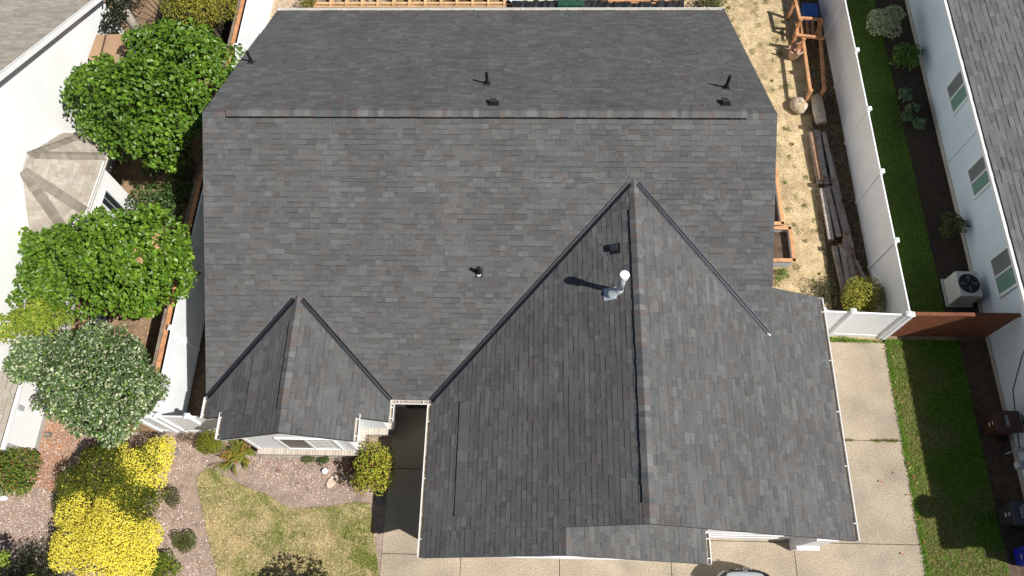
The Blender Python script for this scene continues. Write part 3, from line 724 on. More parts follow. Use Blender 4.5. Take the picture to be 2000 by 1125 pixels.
# wheeled bins
def wheel_bin(x, y, colr, label, rz=0, h=1.06, sx=.34, sy=.29):
    b = empty('wheeled_bin', (x, y, 0), rz, label=label, cat='bin', group='wheeled bins by the blue wall')
    m = mat('bin plastic '+label[:8], colr, .5, spec=.4, var=.08, vscale=5)
    def loc(mb, name, mt, par=b, **k):
        o = mb.build(name, mt, None, **k); o.parent = par; return o
    mb = MB(); lo, hi = .78, 1.0
    v = [(s*sx*lo if s < 0 else s*sx*lo, t*sy*lo, .06) for s, t in ((-1, -1), (1, -1), (1, 1), (-1, 1))]+[(s*sx*hi, t*sy*hi, h-.1) for s, t in ((-1, -1), (1, -1), (1, 1), (-1, 1))]
    mb.add(v, [(0, 3, 2, 1), (4, 5, 6, 7), (0, 1, 5, 4), (1, 2, 6, 5), (2, 3, 7, 6), (3, 0, 4, 7)]); loc(mb, 'body', m, bevel=.035)
    loc(MB().box(-sx-.03, sx+.02, -sy-.03, sy+.03, h-.13, h-.08), 'rim', m, bevel=.012)
    mb = MB(); mb.add([(-sx-.05, -sy-.02, h-.078), (sx+.03, -sy-.02, h-.078), (sx+.03, sy+.02, h-.078), (-sx-.05, sy+.02, h-.078), (-sx+.06, -sy+.07, h), (sx-.04, -sy+.07, h+.02), (sx-.04, sy-.07, h+.02), (-sx+.06, sy-.07, h)],
        [(0, 3, 2, 1), (4, 5, 6, 7), (0, 1, 5, 4), (1, 2, 6, 5), (2, 3, 7, 6), (3, 0, 4, 7)]); lid = loc(mb, 'lid', m, bevel=.025)
    loc(MB().tube([(sx+.09, -sy+.05, h-.1), (sx+.09, sy-.05, h-.1)], .016, 8), 'handle', m)
    for t in (-1, 1): loc(MB().tube([(sx*.75, t*(sy-.02), .11), (sx*.75, t*(sy+.05), .11)], .11, 14), 'wheel', vent_m)
    wl = mat('white print', (.55, .55, .55), .6)
    loc(MB().box(-sx-.012, -sx+.0, -.05, .05, h-.3, h-.26), 'sticker', wl); loc(MB().box(-sx*.93-.012, -sx*.93, -.055, .055, h-.52, h-.47), 'sticker', wl)
    return b, lid
def print_text(parent, txt, size, mtx, m, name='lettering'):
    c = bpy.data.curves.new(name, 'FONT'); c.body = txt; c.size = size; c.align_x = 'CENTER'; c.align_y = 'CENTER'; c.extrude = .001; c.materials.append(m)
    t = bpy.data.objects.new(name, c); COL.objects.link(t); bpy.context.view_layer.update()
    me = bpy.data.meshes.new_from_object(t.evaluated_get(bpy.context.evaluated_depsgraph_get())); bpy.data.objects.remove(t)
    o = link(name, me, m, parent); o.matrix_local = mtx; return o
tm = mat('bin lettering', (.62, .65, .68), .6)
b1, l1 = wheel_bin(13.66, 5.58, (.055, .022, .014), 'dark brown wheeled bin with white lettering on its lid')
b2, l2 = wheel_bin(13.54, 3.02, (.03, .033, .04), 'charcoal wheeled bin with pale lettering, next to the brown one')
b3, l3 = wheel_bin(13.74, 1.92, (.012, .02, .40), 'bright blue wheeled bin at the shadow edge', h=1.0)
print_text(l1, 'YARD', .13, Matrix.Translation((-.10, 0, 1.064+.01)) @ Matrix.Rotation(R(-90), 4, 'Z'), tm)
for i, t in enumerate(('GARBAGE', 'HOUSEHOLD', 'WASTE ONLY')): print_text(l2, t, .07, Matrix.Translation((-.19+.075*i, 0, 1.085)) @ Matrix.Rotation(R(-90), 4, 'Z'), tm)
# gas meter
gm = empty('gas_meter', (13.95, 4.6, 0), label='grey gas meter with pipes on the blue wall between two bins', cat='meter')
mm = mat('meter grey', (.36, .38, .4), .5, var=.1)
MB().box(13.82, 14.05, 4.3, 4.52, .45, .75).build('meter_body', mm, gm, bevel=.04)
MB().tube([(13.8, 4.4, .6), (13.86, 4.4, .6)], .09, 14).build('dial', mat('meter dial', (.6, .62, .63), .4), gm)
MB().tube([(13.95, 4.42, .75), (13.95, 4.42, .95), (13.95, 4.7, .95), (13.95, 4.85, .95), (13.95, 4.85, 0)], .025, 8).build('pipe', mm, gm)
MB().tube([(13.86, 4.85, .7), (14.04, 4.85, .7)], .075, 12).build('regulator', mm, gm)
MB().tube([(13.95, 4.42, .95), (14.18, 4.42, .95)], .022, 8).build('pipe', mm, gm)

# ================================================================== house on the left
nl_ = empty('house', (-18, 10, 0), label='white house with beige shingle roof and six sided bay beside the trees', cat='house')
GX = -15.25
rk = lambda y: 7.25-.5*abs(y-11.9)
gw = MB(); gw.prism([(GX, 6.0, 0), (GX, 19.55, 0), (GX, 19.55, rk(19.55)-.1), (GX, 11.9, rk(11.9)-.1), (GX, 6.0, rk(6.0)-.1)], (-12, 0, 0)); gw.build('wall', white_siding_m, nl_)
mb = MB()
def cl(z):
    h = (7.25-.12-z)/.5
    a, b = max(6.0, 11.9-h), min(19.55, 11.9+h)
    return ((GX, a), (GX, b)) if b-a > .2 else (None, None)
laps(mb, None or (GX, 6.0), (GX, 19.55), .15, 6.9, (1, 0), .17, .003, cl)
laps(mb, (GX, 4.42), (GX, 6.0), .15, 2.35, (1, 0), .17, .003)
laps(mb, (-24, 4.4), (GX, 4.4), .15, 2.6, (0, -1), .17, .003)
mb.build('lap_siding', white_siding_m, nl_, kind='stuff')
MB().box(-24, GX, 4.4, 6.05, 0, 2.4).build('wall', white_siding_m, nl_)
MB().box(-24, GX+.015, 4.38, 19.6, -.05, .14).build('foundation', mat('grey foundation', (.4, .39, .37), .9, var=.1), nl_)
XE = GX+.32
lroof_b = [[(XE, 11.9, 7.25), (XE, 20.3, 3.05), (-28, 20.3, 3.05), (-28, 11.9, 7.25)]]
lroof_f = [[(XE, 5.7, 4.15), (XE, 11.9, 7.25), (-28, 11.9, 7.25), (-28, 5.7, 4.15)]]
FX, FZ = -14.70, 2.42
lfr = [[(FX, 4.0, FZ), (FX, 6.15, FZ), (FX-2.1, 6.15, FZ+1.05), (FX-2.1, 6.1, FZ+1.05)]]
lfs = [[(FX, 4.0, FZ), (FX-2.1, 6.1, FZ+1.05), (-26, 6.1, FZ+1.05), (-26, 4.0, FZ)]]
mb = MB()
for g in lroof_b+lroof_f+lfr+lfs: slab(mb, g, .1)
lrr = mb.build('roof', felt_m, nl_)
q5 = 1/math.sqrt(1.25)
beige_m = shingle_m
shingle_plane('left', (XE, 20.3, 3.05), (1, 0, 0), (0, -q5, .5*q5), lroof_b, PAL_BEIGE)
shingle_plane('left', (XE, 5.7, 4.15), (1, 0, 0), (0, q5, .5*q5), lroof_f, PAL_BEIGE)
shingle_plane('left', (FX, 4.0, FZ), (0, 1, 0), (-q5, 0, .5*q5), lfr, PAL_BEIGE)
shingle_plane('left', (FX, 4.0, FZ), (1, 0, 0), (0, q5, .5*q5), lfs, PAL_BEIGE)
for (a, b) in (((XE, 11.9, 7.25), (XE, 20.3, 3.05)), ((XE, 5.7, 4.15), (XE, 11.9, 7.25))):
    a, b = Vector(a), Vector(b); z = Vector((0, 0, 1))
    MB().prism([a+z*.01, b+z*.01, b-z*.2, a-z*.2], (.03, 0, 0)).build('fascia', white_m, nl_)
    MB().prism([a+z*.012, b+z*.012, b+z*.012+Vector((.05, 0, 0)), a+z*.012+Vector((.05, 0, 0))], (0, 0, .012)).build('drip_edge', white_m, nl_)
MB().box(FX-.0, FX+.1, 4.0, 6.15, FZ-.12, FZ-.03).build('gutter', gutter_m, nl_)
lv = Vector((-16.9, 15.0, rk(15.0))); MB().tube([lv, lv+Vector((0, 0, .35))], .06, 12).build('roof_pipe', galv_m, nl_)
# six sided bay
bay = empty('bay', (0, 0, 0)); bay.parent = nl_; bay.location = Vector((-15, 12.5, 0))-Vector(nl_.location)
bz = 3.0
eave = [(GX, 13.95), (-14.5, 13.93), (-13.62, 13.12), (-13.75, 11.14), (-14.25, 10.5), (GX, 10.3)]
wallp = [(GX, 13.72), (-14.62, 13.68), (-13.9, 13.0), (-14.02, 11.26), (-14.4, 10.75), (GX, 10.6)]
apex = Vector((GX+.06, 12.35, 3.95))
mb = MB(); mb.prism([(x, y, 0) for x, y in wallp], (0, 0, bz-.1)); mb.build('bay_wall', white_siding_m, bay)
mb = MB(); mb.prism([(x, y, bz-.12) for x, y in eave], (0, 0, .05)); mb.build('bay_soffit', white_m, bay)
A1 = Vector((GX+.06, 12.4, 4.15)); A2 = Vector((GX+.06, 11.85, 4.15))
apx = [A1, A1, A1, A2, A2, A2]
bay_roof = MB(); faces = []
for i in range(5):
    a, b = Vector((*eave[i], bz)), Vector((*eave[i+1], bz)); 
    poly = [a, b, apx[i+1]] if (apx[i]-apx[i+1]).length < .01 else [a, b, apx[i+1], apx[i]]
    poly = [a, b, A1] if i < 2 else ([a, b, A2, A1] if i == 2 else [a, b, A2])
    slab(bay_roof, poly, .06); faces.append(poly)
br = bay_roof.build('bay_roof', felt_m, bay)
for poly in faces:
    a, b = poly[0], poly[1]; n = (poly[1]-poly[0]).cross(poly[2]-poly[0]).normalized(); n = n if n.z > 0 else -n
    e_ = (b-a).normalized(); s_ = n.cross(e_); s_ = s_ if s_.z > 0 else -s_
    shingle_plane('left', a, e_, s_, [poly], PAL_BEIGE, .14, .36, .14)
PAL_BCAP = [((.215, .188, .152), 3), ((.19, .165, .132), 2), ((.24, .212, .172), 2)]
for i in range(1, 5):
    a = Vector((*eave[i], bz)); t = A1 if i < 3 else A2; d = (t-a).normalized()
    s1 = (Vector((*eave[i-1], bz))-a); s1 = (s1-d*s1.dot(d)).normalized(); s2 = (Vector((*eave[i+1], bz))-a); s2 = (s2-d*s2.dot(d)).normalized()
    cap_row(br, a, t-d*.05, s1, s2, PAL_BCAP, .034, .15)
for i in range(5):
    a, b = Vector((*eave[i], bz)), Vector((*eave[i+1], bz)); d = (b-a).normalized(); o = Vector((-d.y, d.x, 0)); o = o if o.dot(a-Vector((-15.2, 12.3, bz))) > 0 else -o
    z = Vector((0, 0, 1)); mb = MB()
    mb.prism([a+o*.085-z*.1, a+o*.11, a+o*.09, a+o*.07-z*.09], b-a); mb.prism([a-z*.1, a+o*.085-z*.1, a+o*.085-z*.09, a-z*.09], b-a); g = mb.build('gutter', gutter_m, bay)
    MB().prism([a+o*.012-z*.088, a+o*.07-z*.088, a+o*.075-z*.05, a+o*.012-z*.05], b-a).build('silt', gutter_in_m, g)
# bay window on the long outer face
a, b = Vector((*wallp[2], 0)), Vector((*wallp[3], 0)); d = (b-a).normalized(); o = Vector((-d.y, d.x, 0)); o = o if o.x > 0 else -o
def bay_window(t0, t1, z0, z1):
    p, q = a+d*t0, a+d*t1; mb = MB(); z = Vector((0, 0, 1)); th = .06
    for A, B in ((p+z*z0, q+z*z0), (p+z*z1, q+z*z1), (p+z*z0, p+z*z1), (q+z*z0, q+z*z1), ((p+q)/2+z*z0, (p+q)/2+z*z1)): mb.bar(A+o*.02, B+o*.02, .05, th, up=(o.x, o.y, 0))
    f = mb.build('window', white_m, bay)
    for k in (0, 1):
        A = p+(q-p)*.5*k; B = p+(q-p)*.5*(k+1)
        MB().prism([A+o*.008+z*z0, B+o*.008+z*z0, B+o*.008+z*z1, A+o*.008+z*z1], o*.008).build('pane', glass_m if k == 0 else blind_m, f)
    MB().bar((p+(q-p)*.25)+o*.022+z*z0, (p+(q-p)*.25)+o*.022+z*z1, .012, .012, up=(o.x, o.y, 0)).build('muntin', white_m, f)
bay_window(.55, 1.55, .75, 2.1)
emit_tabs('left', lrr)
MB().box(GX+.0, GX+.13, 5.35, 5.47, 1.25, 1.5).build('outdoor_light', galv_m, nl_)
MB().tube([(GX+.1, 5.47, 1.5), (GX+.1, 5.62, 1.52), (GX+.02, 5.68, 1.5)], .014, 6).build('light_arm', galv_m, nl_)

# storage shed against the left house
sh = empty('storage_shed', (-15, 18, 0), label='brown storage shed roof between white wall and tree', cat='shed')
bm_ = mat('brown resin', (.36, .23, .14), .55, var=.08, vscale=2)
P4 = [spot(172, 112, 3.1), spot(188, 68, 3.1), spot(238, 66, 3.1), spot(250, 84, 3.1), spot(236, 132, 3.1), spot(190, 140, 3.1)]
MB().prism([(p.x, p.y, 3.03) for p in P4], (0, 0, .08)).build('lid', bm_, sh, bevel=.02)
MB().prism([(p.x*.94-.87, p.y*.94+1.06, .0) for p in P4], (0, 0, 3.02)).build('body', mat('dark brown resin', (.12, .08, .05), .6), sh)
a, b = spot(197, 108, 3.115), spot(207, 68, 3.115); MB().bar(a, b, .05, .03).build('lid_seam', mat('dark seam', (.08, .05, .035), .7), sh)
bt = empty('blue_tarp', spot(252, 90, 1.4), label='small blue tarpaulin bundle beside the brown shed', cat='tarpaulin')
c = spot(252, 90, 1.2); mb = MB()
for i in range(3): mb.lathe(c+Vector((.05*i, .12*i-.1, -.2-.1*i)), [(.02, -.1), (.2, -.05), (.23, .1), (.12, .22), (.02, .25)], 9)
mb.lathe(Vector((c.x, c.y, 0)), [(.2, 0), (.2, c.z-.2)], 9); mb.build('tarp', mat('blue tarp', (.06, .1, .3), .5, var=.4, vscale=14), bt)

# ================================================================== VEGETATION
def leaves_np(P, N, D, L, Wd, cup=.25):
    """vertex array of leaves: centre-base P, normal N, long axis D (unit, perpendicular made here), length L, half width Wd"""
    N = N/np.linalg.norm(N, axis=1, keepdims=True)
    D = D-N*(D*N).sum(1, keepdims=True); D = D/np.maximum(np.linalg.norm(D, axis=1, keepdims=True), 1e-6)
    B = np.cross(N, D); L = L[:, None]; Wd = Wd[:, None]
    up_ = N*Wd*cup
    v = np.stack([P-D*L*.5, P-D*L*.22+B*Wd*.85+up_, P+D*L*.18+B*Wd+up_*.9, P+D*L*.5-N*L*.12, P+D*L*.18-B*Wd+up_*.9, P-D*L*.22-B*Wd*.85+up_], axis=1)
    return v
def leaf_mesh(name, v, col):
    n = len(v); V = v.reshape(-1, 3); b = (np.arange(n)*6)[:, None]
    f = np.concatenate((b+np.array([[0, 5, 4, 3]]), b+np.array([[0, 3, 2, 1]])), axis=1).reshape(-1)
    return np_mesh(name, V, f, np.arange(2*n)*4, np.full(2*n, 4), np.repeat(col, 2, axis=0))
def crown_points(clumps, n, inner=.22, upbias=.35, flat=.75):
    c = np.array([k[:3] for k in clumps]); r = np.array([k[3] for k in clumps]); w = r**2
    i = RNG.choice(len(r), n, p=w/w.sum())
    d = RNG.normal(size=(n, 3)); d[:, 2] += upbias*1.2; d /= np.linalg.norm(d, axis=1, keepdims=True)
    rad = np.where(RNG.random(n) < inner, RNG.uniform(.35, .9, n), RNG.normal(.97, .07, n))
    off = d*(r[i]*rad)[:, None]; off[:, 2] *= flat
    # lumps on the surface
    lump = vnoise(c[i, 0]*3+off[:, 0]*1.9+7, c[i, 1]*3+off[:, 1]*1.9, 1.7)-.5
    off *= (1+lump*.28)[:, None]
    return c[i]+off, d, i
def palette(n, cols, idx=None, jit=.18, clump=None):
    cols = np.array([c[:3] for c in cols]); w = np.array([1.0]*len(cols))
    k = RNG.integers(0, len(cols), n); out = cols[k]*RNG.uniform(1-jit, 1+jit, (n, 1))
    if clump is not None: out = out*clump[:, None]
    return out
def foliage(name, parent, clumps, n, L, wr, cols, m=None, tilt=.55, inner=.2, droop=.35, upbias=.35, flat=.75, zmin=.05, singles=0, clumpcol=None, cup=.25, jit=.2):
    P, d, ci = crown_points(clumps, n, inner, upbias, flat)
    k = P[:, 2] > zmin; P, d, ci = P[k], d[k], ci[k]; n = len(P)
    N = d*.7+np.array([0, 0, .75])+RNG.normal(size=(n, 3))*tilt
    D = d*np.array([1, 1, .2])+RNG.normal(size=(n, 3))*.6-np.array([0, 0, droop])
    Ln = L*RNG.uniform(.7, 1.25, n)
    v = leaves_np(P, N, D, Ln, Ln*wr*.5*RNG.uniform(.8, 1.15, n), cup)
    cv = RNG.uniform(.85, 1.15, len(clumps))[ci]
    col = palette(n, cols, jit=jit, clump=cv)
    if clumpcol is not None:
        sel = np.array([c is not None for c in clumpcol])[ci]
        tbl = np.array([c if c is not None else (0, 0, 0) for c in clumpcol])
        alt = tbl[ci]*RNG.uniform(.82, 1.15, (n, 1)); alt[:, 2] *= RNG.uniform(.4, 1.5, n); sel = sel ^ (RNG.random(n) < .05)
        alt = np.where(alt.sum(1, keepdims=True) < .02, np.array(clumpcol[0])*RNG.uniform(.5, 1, (n, 1)), alt); col = np.where(sel[:, None], alt, col)
    if singles:
        score = P[:, 2]+RNG.uniform(0, .3, n); top = np.argsort(-score)[:singles*4]; top = RNG.choice(top, singles, replace=False)
        off = origin_of(parent)
        for j in top:
            vj = v[j]-v[j].mean(0); me = leaf_mesh('leaf', vj[None]*1.12, col[j][None]); o = link('leaf', me, m or leaf_m, parent); o.location = Vector(v[j].mean(0)+np.array([0, 0, .02]))-off
        keep = np.ones(n, bool); keep[top] = False; v, col = v[keep], col[keep]
    off = np.array(origin_of(parent)) if parent is not None else 0
    me = leaf_mesh(name, v-off, col)
    return link(name, me, m or leaf_m, parent, kind='stuff' if parent is not None else None)
def limbs(parent, base, clumps, r0=.12, m=None, n=7, name='trunk'):
    base = Vector(base); mb = MB(); top = Vector(np.mean([c[:3] for c in clumps], axis=0)); fork = base.lerp(top, .45)+Vector((random.uniform(-.1, .1), random.uniform(-.1, .1), 0))
    mb.tube([base-Vector((0, 0, .1)), base.lerp(fork, .5)+Vector((.03, -.02, 0)), fork], [r0*1.25, r0, r0*.8], 9)
    for c in sorted(clumps, key=lambda c: -c[3])[:n]:
        e_ = Vector(c[:3]); mid = fork.lerp(e_, .55)+Vector((0, 0, -.12*c[3])); mb.tube([fork-Vector((0, 0, .05)), mid, e_], [r0*.6, r0*.38, r0*.12], 6)
    return mb.build(name, m or bark_m, parent, smooth=True)
PPM = lambda z: F/((CH-z)*1.03)                                   # rough pixels per metre at height z
def C(px, py, rpx, z):
    p = spot(px, py, z); return (p.x, p.y, p.z, rpx/(F/max(1, (p-CO).dot(CA))))
def lumpy(clumps, k=5, s=.42, seed=1):
    rs = random.Random(seed); out = [(c[0], c[1], c[2], c[3]*.86) for c in clumps]
    for c in clumps:
        for _ in range(k):
            a = rs.uniform(0, 6.283); u = rs.uniform(-.2, 1); r = c[3]*rs.uniform(.72, 1.02); w = math.sqrt(max(0, 1-u*u))
            out.append((c[0]+r*w*math.cos(a), c[1]+r*w*math.sin(a), c[2]+r*u*.75, c[3]*s*rs.uniform(.6, 1.2)))
    return out
def plant(name, label, cat, clumps, n, L, wr, cols, group=None, base=None, trunk=.08, bark=None, **k):
    cx = np.mean([c[0] for c in clumps]); cy = np.mean([c[1] for c in clumps])
    if base is None: base = (cx, cy, 0)
    t = empty(name, base, label=label, cat=cat, group=group)
    if trunk: limbs(t, base, clumps, trunk, bark, name='trunk' if trunk > .05 else 'stem')
    foliage('crown' if trunk > .05 else 'foliage', t, clumps, n, L, wr, cols, **k)
    return t
GREEN = [(.09, .18, .014), (.12, .23, .016), (.065, .14, .014), (.155, .26, .025), (.10, .19, .016)]
# big leafed tree between the left house and the fence
TA = [C(275, 190, 90, 4.3), C(228, 172, 52, 4.0), C(330, 130, 80, 4.2), C(390, 170, 70, 3.9), C(300, 250, 75, 3.6), C(380, 110, 62, 3.7), C(420, 120, 45, 3.4), C(180, 190, 60, 3.5), C(120, 170, 34, 3.0), C(205, 142, 36, 3.6), C(165, 155, 26, 3.2), C(98, 165, 20, 2.9), C(112, 175, 18, 2.8), C(150, 172, 34, 3.2), C(135, 195, 26, 2.9), C(215, 235, 58, 3.2), C(345, 225, 66, 3.5), C(310, 300, 42, 2.8), C(340, 320, 25, 2.3), C(260, 270, 55, 2.9), C(300, 90, 55, 3.7)]
plant('broadleaf_tree', 'large leafed green tree reaching from brown shed to white fence', 'tree', lumpy(TA, 7, .34), 16500, .135, .72, GREEN, base=(*spot(300, 230, 0)[:2], 0), trunk=.15, singles=300, droop=.5, tilt=.68, inner=.12, jit=.32, group='broadleaf trees along the white fence')
TB = [C(250, 500, 100, 3.9), C(180, 492, 70, 3.7), C(310, 470, 62, 3.5), C(320, 545, 58, 3.2), C(240, 570, 62, 3.1), C(110, 488, 50, 3.3), C(55, 482, 36, 3.0), C(90, 550, 60, 3.0), C(160, 570, 60, 3.0), C(45, 545, 30, 2.6), C(330, 500, 45, 3.1), C(225, 442, 40, 3.3), C(290, 430, 36, 2.9), C(345, 500, 34, 2.8), C(290, 590, 36, 2.6)]
plant('broadleaf_tree', 'dense bright green tree with small cream blossom tufts below the bay', 'tree', lumpy(TB, 7, .34, 2), 16500, .122, .74, [(.10, .195, .012), (.13, .24, .015), (.075, .155, .013), (.17, .28, .024)], base=(*spot(230, 520, 0)[:2], 0), trunk=.14, singles=300, droop=.6, tilt=.66, inner=.12, jit=.32, group='broadleaf trees along the white fence')
BL = [C(305, 462, 7, 4.2), C(295, 475, 6, 4.1), C(268, 490, 8, 4.5), C(272, 508, 7, 4.5), C(310, 480, 8, 4.0), C(322, 490, 5, 3.9)]
tufts = empty('blossom_tufts', BL[0][:3], label='cream blossom tufts on top of the dense bright green tree', cat='blossom')
foliage('petals', tufts, BL, 260, .07, .7, [(.75, .5, .28), (.68, .42, .22)], m=dull_leaf_m, zmin=1)
TC = [C(170, 730, 85, 3.3), C(90, 705, 58, 3.0), C(55, 685, 40, 2.7), C(240, 745, 70, 3.0), C(150, 682, 46, 2.9), C(215, 690, 55, 2.9), C(270, 770, 48, 2.6), C(120, 770, 50, 2.8), C(200, 800, 62, 2.6), C(240, 820, 40, 2.3), C(40, 720, 32, 2.5), C(160, 815, 42, 2.3), C(300, 760, 30, 2.3), C(255, 695, 34, 2.5)]
VAR = [(.08, .14, .045), (.095, .16, .045), (.50, .53, .33), (.14, .22, .09), (.09, .16, .04), (.07, .12, .04), (.17, .26, .04), (.46, .50, .31), (.06, .105, .035), (.26, .31, .19)]
plant('variegated_tree', 'grey green variegated tree with cream edged leaves beside the white gate', 'tree', lumpy(TC, 7, .34, 3), 25000, .088, .6, VAR, base=(*spot(190, 760, 0)[:2], 0), trunk=.12, m=dull_leaf_m, tilt=.75, inner=.15, droop=.2, jit=.3)
TS = [C(60, 620, 34, 3.3), C(105, 612, 26, 3.2), C(30, 632, 28, 3.1), C(85, 632, 30, 3.2), C(128, 622, 16, 3.1), C(8, 655, 20, 2.9), C(75, 602, 20, 3.4), C(0, 625, 14, 3)]
plant('chartreuse_shrub', 'yellow green loose shrub squeezed between the two trees by the wall', 'shrub', TS, 1900, .10, .6, [(.26, .32, .03), (.20, .28, .03), (.36, .38, .06), (.14, .22, .02)], trunk=.05, m=dull_leaf_m, tilt=.8, inner=.3)
TG = [C(385, 10, 40, 2.6), C(350, 18, 36, 2.4), C(420, 10, 40, 2.4), C(340, 0, 30, 2.5), C(440, 18, 24, 2.1), C(400, 30, 26, 2.2), C(365, -25, 45, 2.8), C(430, -30, 45, 2.6)]
plant('golden_bush', 'feathery golden bush at the top edge beside the white fence', 'bush', TG, 4200, .10, .28, [(.36, .33, .045), (.28, .28, .04), (.20, .22, .03), (.42, .37, .06)], trunk=.06, m=dull_leaf_m, tilt=.9, inner=.2)
# tall pale trunk, its crown above the frame
tb = spot(292, 96, 0)
tt = empty('pale_tree', tb, label='tall tree with bare pale trunk beside the brown shed', cat='tree')
mb = MB(); mb.tube([tb, tb+Vector((.0, .02, 2)), tb+Vector((-.05, .1, 4.5)), tb+Vector((.0, .4, 7))], [.2, .17, .15, .11], 12); mb.tube([tb+Vector((.05, .0, 1.0)), tb+Vector((-.12, .06, 1.8)), tb+Vector((.15, .1, 2.8))], [.02, .018, .015], 6); mb.build('trunk', pale_bark_m, tt, smooth=True)
foliage('crown', tt, [(tb.x, tb.y+1.2, 8, 1.5), (tb.x+.9, tb.y+1.8, 7.4, 1.1), (tb.x-1, tb.y+1.6, 7.6, 1.2)], 2500, .13, .6, GREEN)
# hedge along the left house; tree shade put into its near black leaf colours
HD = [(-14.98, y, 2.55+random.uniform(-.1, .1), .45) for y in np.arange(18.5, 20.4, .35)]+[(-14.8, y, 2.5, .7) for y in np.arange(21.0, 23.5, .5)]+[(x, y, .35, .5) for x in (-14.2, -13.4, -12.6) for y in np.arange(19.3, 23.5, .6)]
plant('hedge', 'hedge along the white house wall, its leaves coloured dark for shade', 'hedge', HD, 9000, .10, .5, [(.016, .026, .010), (.022, .034, .012), (.012, .02, .008)], trunk=.04, inner=.3, m=dull_leaf_m)
UD = [C(360, 330, 26, 1.2), C(375, 380, 24, 1.2), C(350, 370, 30, 1.0), C(290, 395, 38, 1.3), C(320, 410, 34, 1.4), C(345, 290, 25, 1.2), C(300, 330, 20, .9)]
plant('understory_shrub', 'dark green understory shrub in the gap between the two broadleaf trees', 'shrub', UD, 2600, .10, .6, [(.05, .10, .02), (.07, .13, .025), (.04, .08, .02)], trunk=.04, inner=.25)

sheet('shade_tone_bed', [(-15.2, 18.6), (-11.3, 18.9), (-11.3, 26), (-15.2, 26)], -.035, mat('black soil and shade tone', (.035, .026, .019), .97, var=.3, vscale=6, bump=.6, bscale=30))  # tree shade painted as a near black ground sheet
# golden shrub of the front bed
Yw, Gn = (.80, .70, .10), None
GC = [(C(215, 1040, 70, 1.55), Yw), (C(160, 1050, 60, 1.4), Yw), (C(255, 1060, 58, 1.35), Yw), (C(200, 1090, 60, 1.3), Yw), (C(150, 1000, 48, 1.3), Yw), (C(215, 985, 40, 1.6), Yw), (C(130, 1080, 40, 1.1), Yw), (C(270, 1095, 42, 1.1), Yw), (C(290, 1040, 34, 1.2), Yw),
      (C(200, 925, 62, 1.7), Gn), (C(150, 945, 46, 1.4), Gn), (C(265, 985, 50, 1.5), Gn), (C(285, 900, 40, 1.5), Gn), (C(245, 950, 50, 1.72), Gn), (C(295, 965, 34, 1.3), Gn), (C(128, 985, 26, 1.1), Gn),
      (C(255, 905, 34, 1.75), Yw), (C(270, 930, 30, 1.78), Yw), (C(310, 885, 34, 1.5), Yw), (C(305, 935, 26, 1.5), Yw), (C(215, 878, 30, 1.5), Gn), (C(180, 890, 24, 1.3), Gn), (C(235, 870, 16, 1.6), Yw), (C(165, 960, 16, 1.6), Yw), (C(325, 870, 20, 1.2), Yw), (C(240, 1110, 40, 1.0), Yw), (C(318, 905, 22, 1.3), Yw), (C(225, 960, 20, 1.8), Yw)]
plant('golden_shrub', 'big golden yellow shrub with dark green patches in front bed', 'shrub', lumpy([c for c, _ in GC], 0), 40000, .052, .58, [(.105, .125, .008), (.085, .11, .008), (.13, .145, .01), (.06, .085, .008)], trunk=.06, m=dull_leaf_m, clumpcol=[k for _, k in GC], inner=.1, tilt=.48, jit=.25, upbias=.5)
plant('low_shrub', 'green and yellow low shrub at the left edge by white wall corner', 'shrub', [C(25, 920, 40, .7), C(50, 905, 28, .6), C(5, 900, 30, .6), C(40, 945, 26, .5), C(0, 935, 34, .6)], 2600, .075, .6, [(.07, .15, .02), (.10, .19, .02), (.20, .25, .03), (.28, .2, .05)], trunk=.03, m=dull_leaf_m, tilt=.7)
plant('ball_shrub', 'round olive green clipped shrub under the left eave corner', 'shrub', [C(410, 862, 24, .42), C(420, 868, 18, .4), C(400, 866, 17, .36)], 2600, .045, .5, [(.20, .21, .02), (.25, .25, .025), (.14, .16, .016)], trunk=.02, m=dull_leaf_m, tilt=.8, inner=.1)
plant('brown_shrub', 'small brown half dry shrub against the golden shrub', 'shrub', [C(336, 972, 16, .3), C(334, 962, 12, .28), C(340, 982, 12, .25)], 900, .04, .5, [(.14, .11, .06), (.11, .09, .05), (.09, .12, .03)], trunk=.015, m=dull_leaf_m, tilt=.9)
plant('hollow_shrub', 'small round green shrub with dark centre in the gravel', 'shrub', [C(345, 1048, 11, .2), C(370, 1050, 13, .24), C(362, 1066, 14, .26), C(350, 1062, 11, .22), C(375, 1064, 8, .2)], 1300, .045, .5, [(.12, .15, .03), (.15, .17, .04), (.09, .12, .03)], trunk=.015, m=dull_leaf_m, tilt=.9)
plant('strappy_plant', 'yellow green strappy plant at bottom edge right of the golden shrub', 'plant', [C(300, 1105, 26, .4), C(325, 1095, 18, .3), C(285, 1118, 22, .35), C(320, 1122, 20, .3), C(345, 1110, 10, .2)], 1100, .13, .22, [(.16, .22, .03), (.24, .27, .03), (.10, .16, .02)], trunk=.02, m=dull_leaf_m, tilt=.9)
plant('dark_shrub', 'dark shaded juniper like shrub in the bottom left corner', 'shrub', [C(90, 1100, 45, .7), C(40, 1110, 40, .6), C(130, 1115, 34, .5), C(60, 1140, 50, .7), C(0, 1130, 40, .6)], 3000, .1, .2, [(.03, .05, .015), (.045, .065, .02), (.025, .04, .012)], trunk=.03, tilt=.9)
plant('edge_shrub', 'pale green leafy sprig at the bottom left corner', 'shrub', [C(5, 1090, 16, 1.7), C(-10, 1100, 22, 1.6), C(15, 1102, 9, 1.6), C(62, 1122, 8, 1.2)], 150, .12, .5, [(.22, .30, .04), (.28, .34, .06)], trunk=.02, m=dull_leaf_m)
